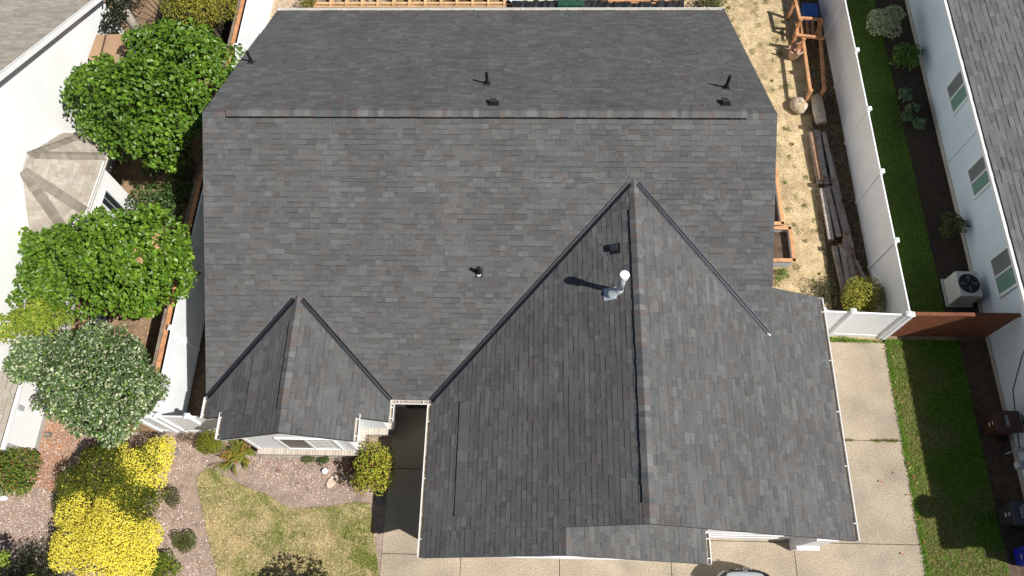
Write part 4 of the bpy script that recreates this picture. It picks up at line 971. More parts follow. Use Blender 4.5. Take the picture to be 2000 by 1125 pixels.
plant('azalea', 'lime green azalea shrub with reddish twigs beside the walkway', 'shrub', [C(735, 905, 32, .85), C(745, 930, 28, .75), C(725, 885, 24, .8), C(752, 905, 20, .75), C(720, 930, 24, .6), C(742, 948, 17, .55), C(700, 935, 16, .4), C(715, 910, 22, .7), C(705, 950, 14, .3), C(757, 890, 14, .6)], 3300, .07, .42, [(.44, .45, .05), (.36, .40, .04), (.26, .33, .035), (.52, .48, .06), (.16, .06, .03)], trunk=.03, m=dull_leaf_m, tilt=.8, inner=.2)
plant('plum_shrub', 'dark plum leaved shrub behind the lime green azalea', 'shrub', [C(688, 905, 18, .45), C(700, 895, 16, .5), C(675, 910, 12, .35), C(690, 925, 18, .4), C(672, 935, 12, .3)], 700, .06, .6, [(.05, .018, .022), (.035, .015, .02), (.07, .022, .02), (.05, .09, .02)], trunk=.02, m=dull_leaf_m, tilt=.9)
plant('low_plant', 'small green tuft under the bedroom window', 'plant', [C(600, 897, 9, .15), C(612, 896, 7, .12)], 200, .06, .3, [(.09, .15, .03), (.12, .18, .04)], trunk=0, m=dull_leaf_m, group='small plants under the window')
plant('low_plant', 'small flat green plant under window, nearer the azalea', 'plant', [C(628, 901, 8, .15), C(636, 897, 7, .15)], 180, .06, .5, [(.05, .09, .02), (.07, .11, .03)], trunk=0, m=dull_leaf_m, group='small plants under the window')
plant('twiggy_shrub', 'sparse reddish twiggy shrub in front of the white gate', 'shrub', [C(365, 850, 14, .3), C(375, 858, 10, .25), C(355, 856, 10, .2)], 260, .05, .4, [(.2, .1, .07), (.14, .08, .05), (.10, .11, .04)], trunk=.02, m=dull_leaf_m)
# fern: arching fronds
fc = spot(472, 888, 0); fern = empty('fern', fc, label='orange green sword fern with arching fronds below the window wall corner', cat='fern')
fc0 = fc
for i in range(52):
    fc = fc0+Vector((random.uniform(-.26, .26), random.uniform(-.3, .22), 0))
    az = i*2.4+random.uniform(-.5, .5); L = random.uniform(.3, .62); dv = Vector((math.cos(az), math.sin(az), 0)); sd = Vector((-dv.y, dv.x, 0)); mb = MB()
    k = random.choice([(.20, .20, .025), (.26, .22, .03), (.14, .18, .025), (.30, .17, .035), (.22, .25, .035)]); hz = random.uniform(.45, .75)
    pt = lambda t: fc+dv*(L*t)+Vector((0, 0, .05+hz*(t*1.5)*(1-t*.72)))
    for j in range(22):
        t = .1+j*.041; p = pt(t); w = .062*math.sin(math.pi*min(1, t*1.02+.08))**.7+.012
        for s in (-1, 1):
            q = p+sd*s*w+dv*.035-Vector((0, 0, .025)); mb.add([p-dv*.008, q, p+dv*.014], [(0, 1, 2)] if s > 0 else [(0, 2, 1)], tuple(x*random.uniform(.8, 1.2) for x in k))
    mb.build('frond', dull_leaf_m, fern)
# neighbours' shrubs on the right
plant('pale_bush', 'pale silvery green round bush beside the blue wall', 'bush', [C(1730, 42, 26, .75), C(1745, 30, 20, .7), C(1715, 50, 20, .65), C(1740, 58, 18, .6), C(1712, 32, 16, .6)], 1500, .10, .5, [(.42, .45, .26), (.34, .38, .2), (.48, .5, .32)], trunk=.03, m=dull_leaf_m, tilt=.8)
plant('small_shrub', 'bright green small shrub in shade left of the blue wall', 'shrub', [C(1768, 105, 24, .5), C(1780, 118, 16, .5), C(1755, 118, 16, .4), C(1790, 100, 14, .4)], 700, .10, .5, [(.08, .16, .02), (.11, .19, .03)], trunk=.02, m=dull_leaf_m, group='shrubs in the shaded bed')
plant('small_shrub', 'sparse olive shrub beyond the air conditioner in the shaded bed', 'shrub', [C(1858, 430, 18, .5), C(1875, 440, 16, .55), C(1850, 450, 14, .4)], 420, .10, .5, [(.09, .11, .03), (.12, .12, .04)], trunk=.02, m=dull_leaf_m, group='shrubs in the shaded bed')
for i, (x, y, r, lab) in enumerate(((1770, 185, 13, 'blue green hosta below the bright green shrub'), (1785, 215, 15, 'larger blue green hosta in the middle of the bed'), (1772, 228, 10, 'lowest small hosta in the shaded bed'), (1795, 240, 10, 'dark hosta nearest the blue wall'))):
    plant('hosta', lab, 'plant', [C(x, y, r, .18)], 60, .17, .6, [(.10, .17, .08), (.14, .2, .1)], trunk=0, m=dull_leaf_m, group='hostas in the shaded bed')
plant('yellow_bush', 'yellow green bush in the corner of the white fences', 'bush', [C(1680, 575, 30, .85), C(1665, 590, 22, .7), C(1695, 560, 22, .75), C(1672, 560, 20, .8), C(1690, 595, 22, .65), C(1655, 575, 14, .5), C(1710, 590, 26, .5), C(1718, 575, 20, .5)], 3600, .065, .5, [(.40, .38, .06), (.32, .33, .05), (.46, .42, .09), (.24, .27, .04)], trunk=.03, m=dull_leaf_m, tilt=.8)
plant('yard_shrub', 'dark olive shrub behind the house at the back gutter corner', 'shrub', [C(1393, 6, 16, .5), C(1380, 0, 14, .5), C(1405, -5, 18, .5)], 900, .07, .5, [(.10, .12, .03), (.14, .15, .05), (.07, .09, .025)], trunk=.02, m=dull_leaf_m)
plant('yard_weed', 'leafy green weed beside the raised planter', 'plant', [C(1527, 534, 9, .12), C(1533, 530, 6, .14), C(1520, 545, 6, .08)], 110, .11, .3, [(.16, .25, .05), (.2, .28, .06)], trunk=0, m=dull_leaf_m)
plant('corner_weed', 'yellow leaved grassy plant between gutter and planter frame', 'plant', [C(603, 8, 14, .5), C(598, 0, 14, .5), C(608, 2, 10, .4)], 300, .16, .14, [(.3, .26, .05), (.2, .2, .04), (.12, .15, .03)], trunk=0, m=dull_leaf_m, tilt=1)
# trees below the frame whose shade falls into the picture
plant('street_tree', 'round crowned tree below the picture shading the lawn', 'tree', [(-5.0, -.25, 2.5, .9), (-5.5, -.3, 2.3, .7), (-4.5, -.3, 2.3, .7), (-5.0, -.8, 2.4, .9)], 4200, .10, .6, GREEN, trunk=.08)
plant('corner_tree', 'loose crowned tree below the picture shading the bed corner', 'tree', [(-11.7, -.7, 4.2, 1.0), (-12.4, -.8, 3.9, .9), (-11.2, -1.2, 4.0, .9), (-12.9, -1.5, 3.6, .9)], 3000, .12, .5, GREEN, trunk=.09)

# ------------------------------------------------------------------ grass, chips, leaves on the ground
def blades(name, poly, n, h, w, colf, m=None, z=.0, lean=.7, mask=None, label=None):
    x, y = sample(poly, n)
    if mask is not None:
        k = mask(x, y); x, y = x[k], y[k]
    n = len(x); a = RNG.uniform(0, 6.283, n); b = RNG.uniform(0, 6.283, n); H = h*RNG.uniform(.6, 1.3, n); Wd = w*RNG.uniform(.7, 1.3, n)
    P = np.stack([x, y, np.full(n, z)], 1); s = np.stack([np.cos(a), np.sin(a), np.zeros(n)], 1)*Wd[:, None]/2
    l = np.stack([np.cos(b), np.sin(b), np.zeros(n)], 1)*(H*lean*RNG.uniform(.3, 1.4, n))[:, None]
    tip = P+l+np.stack([np.zeros(n), np.zeros(n), H], 1)
    V = np.stack([P-s, P+s, tip], 1).reshape(-1, 3)
    me = np_mesh(name, V, np.arange(3*n), np.arange(n)*3, np.full(n, 3), colf(x, y))
    return tag(link(name, me, m or blade_m), label, None, None, 'stuff')
def mix2(c1, c2, f, jit=.25):
    f = np.clip(f, 0, 1)[:, None]; return (np.array(c1)*(1-f)+np.array(c2)*f)*RNG.uniform(1-jit, 1+jit, (len(f), 1))
def lawn_green(x, y):
    g = vnoise(x+3, y, .95)*.4+vnoise(x, y+9, 2.4)*.35+vnoise(x+1, y+4, 6)*.25
    edge = np.zeros(len(x))
    return (g-.44)*4.8+np.clip((x+5.7)*.22, 0, .5)+np.clip((y-3.2)*.55, -.1, .6)
blades('lawn_grass', lawn, 62000, .05, .028, lambda x, y: mix2((.66, .53, .31), (.20, .25, .035), lawn_green(x, y)+RNG.normal(0, .38, len(x)), .45), lean=1.2)
LUSH = lambda x, y: mix2((.18, .34, .035), (.26, .44, .055), vnoise(x, y, 1.6)+RNG.normal(0, .25, len(x)))
dryf = lambda x, y: np.clip((vnoise(x+5, y+2, 1.1)-.5)*3+np.clip(.9-y*.25, -1, .4)*(y < 3.4)+(x < 11.25)*.15+np.clip(1.6-np.hypot(x-11.6, y-1.7)*1.7, 0, 1), 0, 1)
def side_col(x, y):
    c = LUSH(x, y); f = (dryf(x, y)*.85*(RNG.random(len(x)) < .75))[:, None]*1.0
    return c*(1-f)+np.array([.5, .38, .2])*f
blades('side_grass', side_lawn, 70000, .06, .022, side_col, lean=.9)
blades('neighbour_grass', back_lawn, 66000, .035, .02, lambda x, y: LUSH(x, y)*(.3+.5*vnoise(x, y+3, .6))[:, None], lean=.9)  # lush colours dimmed: another lawn, with its shade put into the tint
edge_strip = [(10.95, 1.2), (11.1, 1.2), (11.12, 8.3), (9.0, 8.5), (9.0, 8.3), (10.98, 8.28)]
blades('edge_grass', edge_strip, 3500, .07, .022, LUSH, lean=1.0)
blades('joint_grass', [(9.2, 5.15), (10.9, 5.15), (10.9, 5.21), (9.2, 5.21)], 420, .06, .02, lambda x, y: mix2((.16, .2, .04), (.3, .3, .09), RNG.random(len(x))), lean=1.2, mask=lambda x, y: vnoise(x, y*0, 4) > .35)
blades('straw', dry_yard, 60000, .03, .016, lambda x, y: mix2((.62, .50, .31), (.46, .35, .19), RNG.random(len(x))), lean=1.5)
# tufts of weeds in the dry yard
tx, ty = sample(dry_yard, 420); xs, ys = [], []
for i in range(420):
    k = RNG.integers(12, 60); s = RNG.uniform(.03, .09); xs.append(RNG.normal(tx[i], s, k)); ys.append(RNG.normal(ty[i], s, k))
X, Y = np.concatenate(xs), np.concatenate(ys); n = len(X)
def tri_field(name, X, Y, z, h, w, col, m, lean=.8):
    n = len(X); a = RNG.uniform(0, 6.283, n); b = RNG.uniform(0, 6.283, n); P = np.stack([X, Y, np.full(n, z)], 1); s = np.stack([np.cos(a), np.sin(a), np.zeros(n)], 1)*w/2
    tip = P+np.stack([np.cos(b)*h*lean, np.sin(b)*h*lean, np.full(n, h)], 1)*RNG.uniform(.5, 1.3, (n, 1)); V = np.stack([P-s, P+s, tip], 1).reshape(-1, 3)
    return tag(link(name, np_mesh(name, V, np.arange(3*n), np.arange(n)*3, np.full(n, 3), col), m), None, None, None, 'stuff')
tri_field('weed_tufts', X, Y, -.02, .06, .02, mix2((.26, .26, .08), (.13, .19, .04), RNG.random(n)), blade_m)
xs, ys = RNG.normal(7.05, .25, 900), RNG.uniform(19.2, 22.5, 900); tri_field('corner_weeds', xs, ys, -.02, .09, .03, mix2((.2, .27, .04), (.12, .2, .03), RNG.random(900)), blade_m)
def chips(name, poly, n, s, cols, m=None, mask=None, z=0.0):
    x, y = sample(poly, n)
    if mask is not None:
        k = mask(x, y); x, y = x[k], y[k]
    n = len(x); P = np.stack([x, y, np.full(n, z)+RNG.uniform(0, .02, n)], 1); N = RNG.normal(size=(n, 3))*.55+np.array([0, 0, 1]); D = RNG.normal(size=(n, 3))
    Ln = s*RNG.uniform(.5, 1.5, n); N /= np.linalg.norm(N, axis=1, keepdims=True); D -= N*(D*N).sum(1, keepdims=True); D /= np.linalg.norm(D, axis=1, keepdims=True); B = np.cross(N, D)
    w = (Ln*RNG.uniform(.3, .8, n))[:, None]; Ln = Ln[:, None]
    V = np.stack([P-D*Ln/2, P+B*w/2*.8+N*.006, P+D*Ln/2, P-B*w/2+N*.004], 1).reshape(-1, 3)
    me = np_mesh(name, V, np.arange(4*n), np.arange(n)*4, np.full(n, 4), palette(n, cols, jit=.3))
    return tag(link(name, me, m or chip_m), None, None, None, 'stuff')
dist_lawn = lambda x, y: np.min(np.stack([np.hypot(x-p[0], y-p[1]) for p in lawn]+[np.hypot(x-(a[0]+b[0])/2, y-(a[1]+b[1])/2) for a, b in zip(lawn, lawn[1:]+lawn[:1])]), 0)
bedmask = lambda x, y: (~in_poly(x, y, lawn)) & (RNG.random(len(x)) < np.clip((dist_lawn(x, y)-.15)*1.6+.12, .1, 1)) & ((y < 5.3) | (x < -11))
MUL = [(.54, .42, .37), (.44, .32, .25), (.66, .55, .50), (.32, .22, .17), (.56, .40, .29), (.68, .60, .57), (.42, .25, .17)]
bedview = [(-17, .6), (-4.4, .6), (-4.4, 4.45), (-9, 4.9), (-11.7, 5.0), (-15.2, 6.2), (-15.2, 4.3), (-17, 4.3)]
chips('mulch_chips', bedview, 85000, .038, MUL, mask=bedmask, z=-.015)
chips('bark_chips', [(-15.2, 3.4), (-14.4, 3.2), (-13.6, 6.3), (-15.2, 6.4)], 4200, .055, [(.42, .2, .1), (.36, .17, .09), (.5, .28, .16)], z=-.01)
chips('yard_litter', [(-15.2, 6.3), (-11.3, 5.3), (-11.3, 16), (-15.2, 16)], 12000, .045, [(.42, .29, .17), (.34, .22, .13), (.5, .38, .24), (.26, .17, .1)], z=-.045)
chips('pea_gravel', [(-10.5, 19.3), (-8.8, 19.3), (-8.8, 25), (-10.5, 25)], 6000, .045, [(.55, .44, .32), (.42, .33, .25), (.62, .55, .46)], z=0)
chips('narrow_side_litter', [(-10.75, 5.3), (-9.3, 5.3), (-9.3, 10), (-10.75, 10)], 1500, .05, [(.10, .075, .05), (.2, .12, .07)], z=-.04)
lx = np.concatenate((RNG.normal(11.04, .08, 18), RNG.uniform(11.1, 13, 9), RNG.uniform(8.5, 11, 3))); ly = np.concatenate((RNG.uniform(2.2, 8.2, 18), RNG.uniform(1.3, 7, 9), RNG.uniform(1.3, 6, 3)))
v = leaves_np(np.stack([lx, ly, np.full(len(lx), .07)], 1), np.array([0, 0, 1])+RNG.normal(size=(len(lx), 3))*.3, RNG.normal(size=(len(lx), 3)), RNG.uniform(.05, .09, len(lx)), RNG.uniform(.02, .032, len(lx)))
tag(link('fallen_leaves', leaf_mesh('fallen_leaves', v, palette(len(lx), [(.5, .2, .1), (.42, .12, .07), (.55, .36, .2)])), dull_leaf_m), None, None, None, 'stuff')

# ------------------------------------------------------------------ small things in the front bed
def stone(name, label, px, py, rx, ry, h, m, rz=0, z=0, n=14, cat='stone'):
    c = spot(px, py, z); mb = MB(); ring = []
    for k in range(n):
        a = 2*math.pi*k/n; q = 1+random.uniform(-.08, .08); x, y = rx*math.cos(a)*q, ry*math.sin(a)*q
        ring.append(Vector((x*math.cos(rz)-y*math.sin(rz), x*math.sin(rz)+y*math.cos(rz), 0)))
    mb.add([c+p*.96 for p in ring]+[c+p+Vector((0, 0, h*.6)) for p in ring]+[c+p*.86+Vector((0, 0, h)) for p in ring], [(i, (i+1) % n, n+(i+1) % n, n+i) for i in range(n)]+[(n+i, n+(i+1) % n, 2*n+(i+1) % n, 2*n+i) for i in range(n)]+[tuple(range(2*n, 3*n))])
    o = mb.build(name, m); return tag(o, label, cat)
stone('stepping_stone', 'flat tan stepping stone near the azalea', 648, 941, .13, .22, .05, stone_m, rz=-.5)
stone('slate_stone', 'dark grey slate stone tucked under the azalea by the walkway', 745, 972, .15, .2, .06, grey_stone_m, rz=.2)
stone('dark_stone', 'round dark grey stone beside the golden shrub tip', 345, 883, .09, .12, .07, grey_stone_m)
stone('bark_knob', 'small brown knob of wood in the pink mulch', 545, 920, .06, .05, .07, mat('brown knob', (.28, .17, .12), .9, var=.3))
MB().lathe(spot(635.5, 921, 0), [(.07, 0), (.075, .03), (.085, .04), (.085, .1), (.07, .115), (.0, .12)], 18).build('drain_cap', vinyl_m); tag(bpy.data.objects['drain_cap'], 'white round drain cap standing in the mulch', 'drain cap')
wd = spot(8, 965, 0); hy = empty('white_spigot', wd, label='white pipe stub and round cap at the left edge', cat='pipe')
MB().tube([wd+Vector((-.5, .1, .12)), wd+Vector((-.1, .05, .16)), wd+Vector((.02, .0, .16))], .07, 10).build('pipe', vinyl_m, hy)
MB().lathe(wd+Vector((.08, -.12, 0)), [(.08, 0), (.09, .16), (.07, .2), (.0, .21)], 14).build('cap', vinyl_m, hy)
MB().box(wd.x-.35, wd.x-.02, wd.y-.2, wd.y-.08, 0, .14).build('block', vinyl_m, hy)
ub = spot(200, 631, 0); ue = empty('utility_box', (ub.x, ub.y, 0), label='dark box half hidden under the dense bright green tree', cat='box')
MB().box(ub.x-.22, ub.x+.22, ub.y-.12, ub.y+.25, 0, .3).build('body', vent_m, ue, bevel=.02); MB().box(ub.x-.24, ub.x+.24, ub.y-.14, ub.y+.27, .3, .34).build('lid', mat('dark lid', (.04, .042, .045), .5), ue, bevel=.01)
vp = spot(98, 850, 0); MB().box(vp.x-.12, vp.x+.06, vp.y-.06, vp.y+.06, 0, .12).build('brick_block', grey_stone_m, bevel=.01); tag(bpy.data.objects['brick_block'], 'small grey block on the mulch by the white wall', 'block')

# ------------------------------------------------------------------ backyard: joist frame, tarp, pavers, netting, lumber
jf = empty('joist_frame', (-5, 22.3, 0), label='cedar frame of joists with gravel filled bays behind the house', cat='timber frame')
x0 = spot(615, 8, .3).x; x1 = spot(985, 8, .3).x; yb = spot(800, 9, .3).y; nb = 12; stp = (x1-x0)/nb
MB().box(x0-.05, x1+.05, yb-.1, yb-.055, .02, .30).build('front_rail', fresh_wood_m, jf)
for i in range(nb+1): MB().box(x0+i*stp-.045, x0+i*stp+.045, yb-.05, yb+3.2, .06, .36).build('joist', fresh_wood_m, jf)
for i in range(nb): MB().box(x0+i*stp+.05, x0+(i+1)*stp-.05, yb+.02, yb+.11, .05, .33).build('blocking', fresh_wood_m, jf)
FILL = [[(.5, .42, .32), (.62, .56, .46), (.38, .3, .22)]]*5+[[(.5, .37, .2), (.42, .3, .15)]]*3+[[(.36, .2, .1), (.28, .15, .08)]]*3+[[(.45, .33, .2)]]
for i in range(nb):
    o = chips('bay_fill', [(x0+i*stp+.05, yb+.1), (x0+(i+1)*stp-.05, yb+.1), (x0+(i+1)*stp-.05, yb+2), (x0+i*stp+.05, yb+2)], 700, .06, FILL[i], z=.1); o.parent = jf; o.location = -Vector(jf.location)
bx0 = spot(1000, 13, .1); bx1 = spot(1335, 16, .1); fe = empty('black_edging', (2, 21.8, 0), label='long crumpled black plastic edging behind the gutter', cat='edging')
mb = MB(); n = 60; vs = []
for i in range(n+1):
    x = bx0.x+(bx1.x-bx0.x)*i/n; w = .03*math.sin(i*1.7)+random.uniform(-.02, .02)
    vs += [(x, bx0.y-.6+w, 0), (x, bx0.y-.12+w, .22+random.uniform(-.03, .03)), (x, bx0.y+.14+w, .26+random.uniform(-.03, .03)), (x, bx0.y+.2+w, .0)]
mb.add(vs, [(4*i+j, 4*i+j+1, 4*i+j+5, 4*i+j+4) for i in range(n) for j in range(3)]); mb.build('sheet', vent_m, fe)
tp = spot(1000, 2, .1); wt = empty('white_tarp', tp, label='crumpled pale tarp beside the joist frame', cat='tarp'); mb = MB(); vs = []
for i in range(9):
    for j in range(9): vs.append((tp.x-.22+i*.075, tp.y-.05+j*.12, .1+.12*math.sin(i*1.3+j)*math.cos(j*.9-i*.4)+random.uniform(0, .05)))
mb.add(vs, [(i*9+j, (i+1)*9+j, (i+1)*9+j+1, i*9+j+1) for i in range(8) for j in range(8)]); mb.build('cloth', mat('pale blue tarp', (.62, .72, .78), .5, var=.1), wt, smooth=True)
pv = empty('patio', (0, 23, 0), kind='structure'); a = spot(1016, 8, 0); 
for r in range(4):
    for c in range(7):
        x = a.x+c*.2+(r % 2)*.1; y = a.y+r*.2; MB().box(x+.004, x+.196, y+.004, y+.196, -.03, .03+random.uniform(-.004, .004)).build('paver', mat('cream paver', (.6, .54, .43), .9, var=.12, vscale=5), pv, bevel=.006)
gn = spot(1115, 2, .25); ge = empty('green_netting', gn, label='roll of dark green garden netting behind the house', cat='netting'); mb = MB()
for i in range(46):
    x = gn.x-.5+i*.022; mb.tube([(x, gn.y-.22+.15*math.sin(t*.6), .02+.3*math.sin(t*.5+.1)**2) if False else (x+random.uniform(-.01, .01), gn.y-.1+.25*math.cos(t*.52), .25+.22*math.sin(t*.52)) for t in range(13)], .006, 4, cap=False)
for t in range(12): mb.tube([(gn.x-.5, gn.y-.1+.25*math.cos(t*.52), .25+.22*math.sin(t*.52)), (gn.x+.5, gn.y-.1+.25*math.cos(t*.52), .25+.22*math.sin(t*.52))], .006, 4, cap=False)
mb.build('net', mat('green net', (.02, .12, .07), .6), ge)
lp = empty('lumber_stack', (3.2, 22.1, 0), label='stack of orange brown boards behind the house', cat='lumber')
for i, (xa, xb, yy, z, h) in enumerate(((1185, 1275, 8, .1, .1), (1190, 1285, 4, .18, .12), (1187, 1270, 1, .24, .1), (1283, 1330, 6, .08, .1), (1290, 1320, 2, .15, .09), (1182, 1278, 11, .03, .06))):
    a, b = spot(xa, yy, z), spot(xb, yy+random.uniform(-1, 2), z); MB().bar(a, b, .16, h).build('board', wood_m, lp, bevel=.005)

# ------------------------------------------------------------------ side yard: planters, wood, pot, planks
def planter(label, x0, x1, y0, y1, h=.5):
    p = empty('raised_planter', ((x0+x1)/2, (y0+y1)/2, 0), label=label, cat='planter', group='cedar rimmed raised planters')
    cm = mat('corrugated steel', (.5, .5, .5), .45, metal=.6)
    for (a, b) in (((x0, y0), (x1, y0)), ((x1, y0), (x1, y1)), ((x1, y1), (x0, y1)), ((x0, y1), (x0, y0))):
        a, b = Vector((*a, 0)), Vector((*b, 0)); L = (b-a).length; d = (b-a)/L; n = Vector((d.y, -d.x, 0)); mb = MB(); k = 14; prof = []
        for j in range(k+1):
            z = h*j/k; prof.append(a+n*(.012 if j % 2 else -.012)+Vector((0, 0, z)))
        mb.add(prof+[q+d*L for q in prof], [(j, j+1, k+2+j, k+1+j) for j in range(k)]); mb.build('side_panel', cm, p)
        r = .055; z = Vector((0, 0, h+.02)); MB().prism([a-d*.05-n*.05+z, b+d*.05-n*.05+z, b+d*.05+n*.07+z, a-d*.05+n*.07+z], (0, 0, .035)).build('rim_board', wood_m, p, bevel=.004)
    MB().box(x0+.02, x1-.02, y0+.02, y1-.02, 0, h-.22).build('soil', soil_m, p)
planter('square cedar rimmed planter of dark soil beside the roof edge', 7.15, 8.33, 10.9, 12.06)
planter('long cedar rimmed planter mostly hidden under the roof edge', 7.1, 8.12, 12.25, 14.6)
# cedar bench frame by the fence
cf = empty('bench_frame', (9.6, 18, 0), label='tall cedar frame of posts and rails in front of the shaded fence', cat='frame')
A = lambda x, y, z: spot(x, y, z)
for (xa, ya, xb, yb2, z) in ((1553, 0, 1563, 40, .9), (1568, 75, 1583, 180, .75), (1600, 40, 1610, 175, .7), (1553, 68, 1610, 75, .85), (1560, 35, 1606, 38, .85)):
    a, b = A(xa, ya, z), A(xb, yb2, z); MB().bar(a, b, .1, .08).build('rail', wood_m, cf)
for (x, y, z) in ((1553, 2, .9), (1564, 40, .9), (1556, 68, .85), (1570, 78, .8), (1584, 178, .75), (1610, 174, .7), (1606, 42, .8)):
    q = A(x, y, z); MB().box(q.x-.05, q.x+.05, q.y-.05, q.y+.05, 0, z+.06).build('post', wood_m, cf)
for i in range(4):
    a, b = A(1556+i*10, 42, .5), A(1558+i*10, 66, .5); MB().bar(a, b, .1, .03).build('slat', wood_m, cf)
bl = A(1592, 5, .9); be = empty('blue_tote', (bl.x, bl.y, 0), label='blue plastic tote at the top edge by the shaded fence', cat='tote')
MB().box(bl.x-.3, bl.x+.22, bl.y-.25, bl.y+.3, 0, .5).build('box', mat('blue plastic', (.02, .09, .32), .45), be, bevel=.03); MB().box(bl.x-.32, bl.x+.24, bl.y-.27, bl.y+.32, .5, .54).build('lid', mat('blue lid', (.03, .12, .4), .4), be, bevel=.015)
pc = spot(1556, 95, .45); pe = empty('clay_pot', (pc.x, pc.y, 0), label='round tan pot with two stakes, added for its shadow, in the dry yard', cat='pot')
MB().lathe((pc.x, pc.y, 0), [(.18, 0), (.24, .3), (.27, .42), (.28, .45), (.24, .46), (.22, .38), (.0, .36)], 20).build('pot', mat('tan clay', (.5, .34, .24), .8, var=.12), pe)
for dx, dy in ((.1, .05), (-.05, -.16)): MB().box(pc.x+dx-.03, pc.x+dx+.03, pc.y+dy-.03, pc.y+dy+.03, .3, .95).build('shadow_stake', wood_m, pe)  # stakes added so the pot's shadow shows two prongs
kc = spot(1563, 200, .35); ke = empty('boulder', (kc.x, kc.y, 0), label='tan boulder with pale patches by the weathered planks', cat='boulder')
def blob(c, r, m, par, name, sq=(1, 1, 1), seed=0):
    rs = random.Random(seed); mb = MB(); n, k = 12, 7; vs = []
    for j in range(k+1):
        for i in range(n):
            t = math.pi*j/k; a = 2*math.pi*i/n; q = r*(1+rs.uniform(-.12, .12)); vs.append((c[0]+sq[0]*q*math.sin(t)*math.cos(a), c[1]+sq[1]*q*math.sin(t)*math.sin(a), c[2]+sq[2]*q*math.cos(t)))
    mb.add(vs, [(j*n+i, (j+1)*n+i, (j+1)*n+(i+1) % n, j*n+(i+1) % n) for j in range(k) for i in range(n)]); return mb.build(name, m, par, smooth=True)
blob((kc.x, kc.y, .2), .3, mat('mottled boulder', (.42, .32, .21), .9, var2=(.52, .5, .48), v2scale=5, v2mix=.58, var=.2), ke, 'rock', (1, 1.1, .75), 3)
lg = spot(1598, 218, .3); le = empty('log', (lg.x, lg.y, 0), label='short pale weathered log lying beside the tan boulder', cat='log')
MB().tube([spot(1594, 190, .3), spot(1599, 218, .32), spot(1604, 240, .28)], [.2, .21, .19], 12).build('log_body', mat('weathered log', (.42, .37, .3), .9, var=.25, vscale=8), le, smooth=True)
kp = empty('plank_pile', (9.9, 12.5, 0), label='pile of weathered grey planks stacked along the shaded fence', cat='planks')
rows = [(1582, 255, 1650, 590), (1594, 250, 1662, 585), (1606, 258, 1672, 560), (1617, 300, 1684, 580), (1625, 400, 1690, 560)]
for r, (xa, ya, xb, yb2) in enumerate(rows):
    m_ = 3
    for lay in range(2 if r < 3 else 1):
        for i in range(m_):
            t0, t1 = i/m_+random.uniform(0, .03), (i+1)/m_-random.uniform(.0, .05); z = .1+.12*lay+.02*r
            P0 = spot(xa+(xb-xa)*t0+random.uniform(-3, 3), ya+(yb2-ya)*t0, z); P1 = spot(xa+(xb-xa)*t1+random.uniform(-4, 4), ya+(yb2-ya)*t1, z)
            k = random.uniform(.75, 1.35); c = random.choice([(.25*k, .22*k, .2*k), (.3*k, .27*k, .24*k), (.2*k, .18*k, .17*k), (.27*k, .23*k, .2*k)] if random.random() < .85 else [(.36*k, .22*k, .14*k)])
            MB().bar(P0, P1, random.uniform(.12, .19), .11, col=c).build('plank', grey_wood_m, kp, bevel=.006)
yd = [(9.4, 8.7), (10.85, 8.7), (10.85, 18), (9.7, 18)]
sheet('plank_bed', [(9.5, 8.6), (10.93, 8.6), (10.93, 26), (10.3, 26), (9.9, 17.5), (9.75, 14)], -.012, soil_m)  # dark soil strip; its colour also stands in for deeper fence shade
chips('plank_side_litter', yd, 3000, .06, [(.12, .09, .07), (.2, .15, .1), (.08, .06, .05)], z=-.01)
plant('yard_bush', 'thin dark leafed shrub behind the garage roof corner', 'shrub', [C(1612, 555, 18, .5), C(1622, 580, 22, .5), C(1606, 575, 14, .45), C(1630, 560, 12, .5)], 700, .05, .5, [(.03, .045, .015), (.05, .06, .02)], trunk=.02, m=dull_leaf_m)

# ------------------------------------------------------------------ parked car at the bottom edge
car = empty('parked_car', (5.75, -.9, 0), label='silver car parked before the garage, only its nose in view', cat='car')
paint = mat('silver paint', (.55, .58, .6), .28, metal=.55, spec=.5, coat=.6); blk = mat('black trim', (.01, .01, .011), .35); chrome = mat('chrome', (.8, .8, .8), .12, metal=1); cgl = mat('car glass', (.01, .012, .014), .03, spec=.8)
cx0 = spot(1455, 1113, .72); NX, NYc = cx0.x, cx0.y
# stations along the car: distance behind nose, half width, sill z, shoulder z, top z, half width of top
ST_ = [(0, .50, .25, .58, .66, .44), (.06, .66, .22, .62, .72, .58), (.22, .80, .2, .66, .79, .68), (.5, .88, .2, .72, .86, .74), (1.0, .9, .2, .78, .94, .76), (1.25, .9, .2, .82, .98, .76), (1.75, .9, .2, .85, 1.28, .64), (2.2, .9, .2, .86, 1.43, .60), (3.2, .9, .2, .87, 1.45, .60), (3.9, .89, .22, .88, 1.2, .64), (4.2, .86, .25, .85, 1.0, .66), (4.45, .74, .3, .75, .92, .6)]
mb = MB(); vs = []
for d_, hw, z0, z1, z2, tw in ST_:
    y = NYc-d_
    vs += [(NX-hw*.94, y, z0), (NX-hw, y, (z0+z1)/2), (NX-hw*.98, y, z1), (NX-tw, y, z2-.03), (NX-tw*.5, y, z2), (NX+tw*.5, y, z2), (NX+tw, y, z2-.03), (NX+hw*.98, y, z1), (NX+hw, y, (z0+z1)/2), (NX+hw*.94, y, z0)]
n = len(ST_); mb.add(vs, [(i*10+j, (i+1)*10+j, (i+1)*10+(j+1) % 10, i*10+(j+1) % 10) for i in range(n-1) for j in range(10)]+[tuple(range(10)), tuple(range((n-1)*10, n*10))[::-1]])
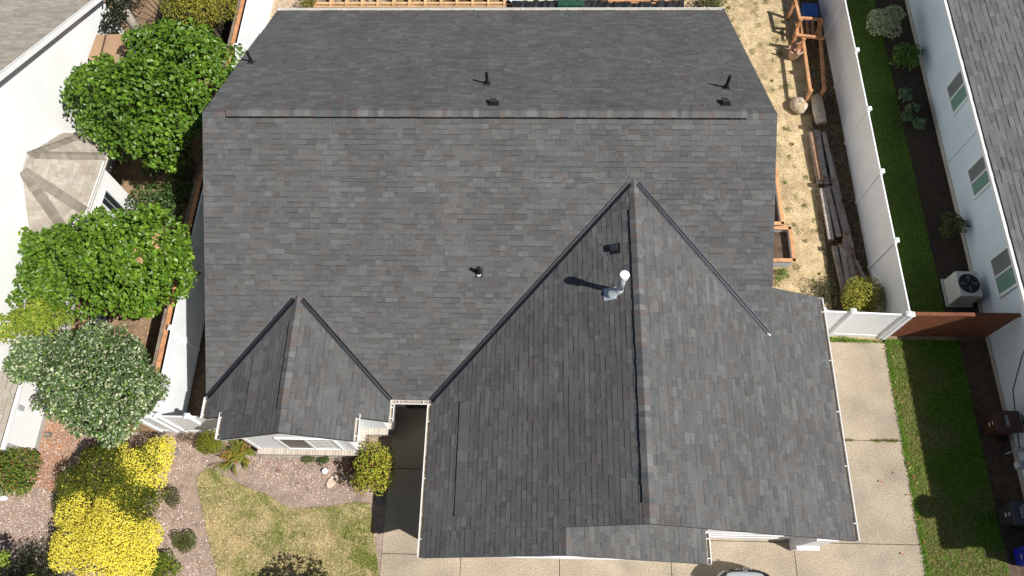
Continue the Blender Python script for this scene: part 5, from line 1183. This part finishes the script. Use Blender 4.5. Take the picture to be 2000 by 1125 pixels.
body = mb.build('body', paint, car, smooth=True); sd = body.modifiers.new('sub', 'SUBSURF'); sd.levels = 1; sd.render_levels = 2
for y0, y1, za, zb in ((1.3, 1.72, 1.0, 1.27),): MB().prism([(NX-.66, NYc-y0, za+.01), (NX+.66, NYc-y0, za+.01), (NX+.58, NYc-y1-.25, zb+.12), (NX-.58, NYc-y1-.25, zb+.12)], (0, .01, .02)).build('windscreen', cgl, car)
for k in range(3): MB().tube([(NX-.5+.05*k, NYc-.04-.03*k+.012, .52+.055*k), (NX-.2, NYc+.03-.02*k, .53+.055*k), (NX+.2, NYc+.03-.02*k, .53+.055*k), (NX+.5-.05*k, NYc-.04-.03*k+.012, .52+.055*k)], .022, 6).build('grille_bar', blk if k % 2 == 0 else chrome, car)
MB().tube([(NX-.62, NYc-.12, .695), (NX-.35, NYc-.03, .70), (NX, NYc+.0, .705), (NX+.35, NYc-.03, .70), (NX+.62, NYc-.12, .695)], .028, 6).build('grille_trim', blk, car)
em = Vector((NX, NYc+.012, .735)); eb = empty('emblem'); eb.parent = car; eb.location = em-Vector(car.location)
MB().tube([em+Vector((.055*math.cos(a*.2618), .055*math.sin(a*.2618)*.8, .02+.055*math.sin(a*.2618)*-.3)) for a in range(25)], .007, 5).build('ring', chrome, eb)
for pts in ([(-.028, .03), (0, .0), (.028, .03)], [(-.042, .01), (-.02, -.036), (0, -.004), (.02, -.036), (.042, .01)]): MB().tube([em+Vector((x, y*.9, .022-y*.3)) for x, y in pts], .006, 5).build('emblem_letter', chrome, eb)
for s in (-1, 1):
    MB().prism([(NX+s*.5, NYc-.06, .66), (NX+s*.72, NYc-.2, .68), (NX+s*.8, NYc-.42, .75), (NX+s*.66, NYc-.3, .765), (NX+s*.5, NYc-.14, .74)], (0, .03, .025)).build('headlight', cgl, car)
    for y in (.85, 3.6): MB().tube([(NX+s*.7, NYc-y, .32), (NX+s*.9, NYc-y, .32)], .32, 20).build('wheel', blk, car)
print('tabs', len(TABS), 'objects', len(bpy.data.objects))
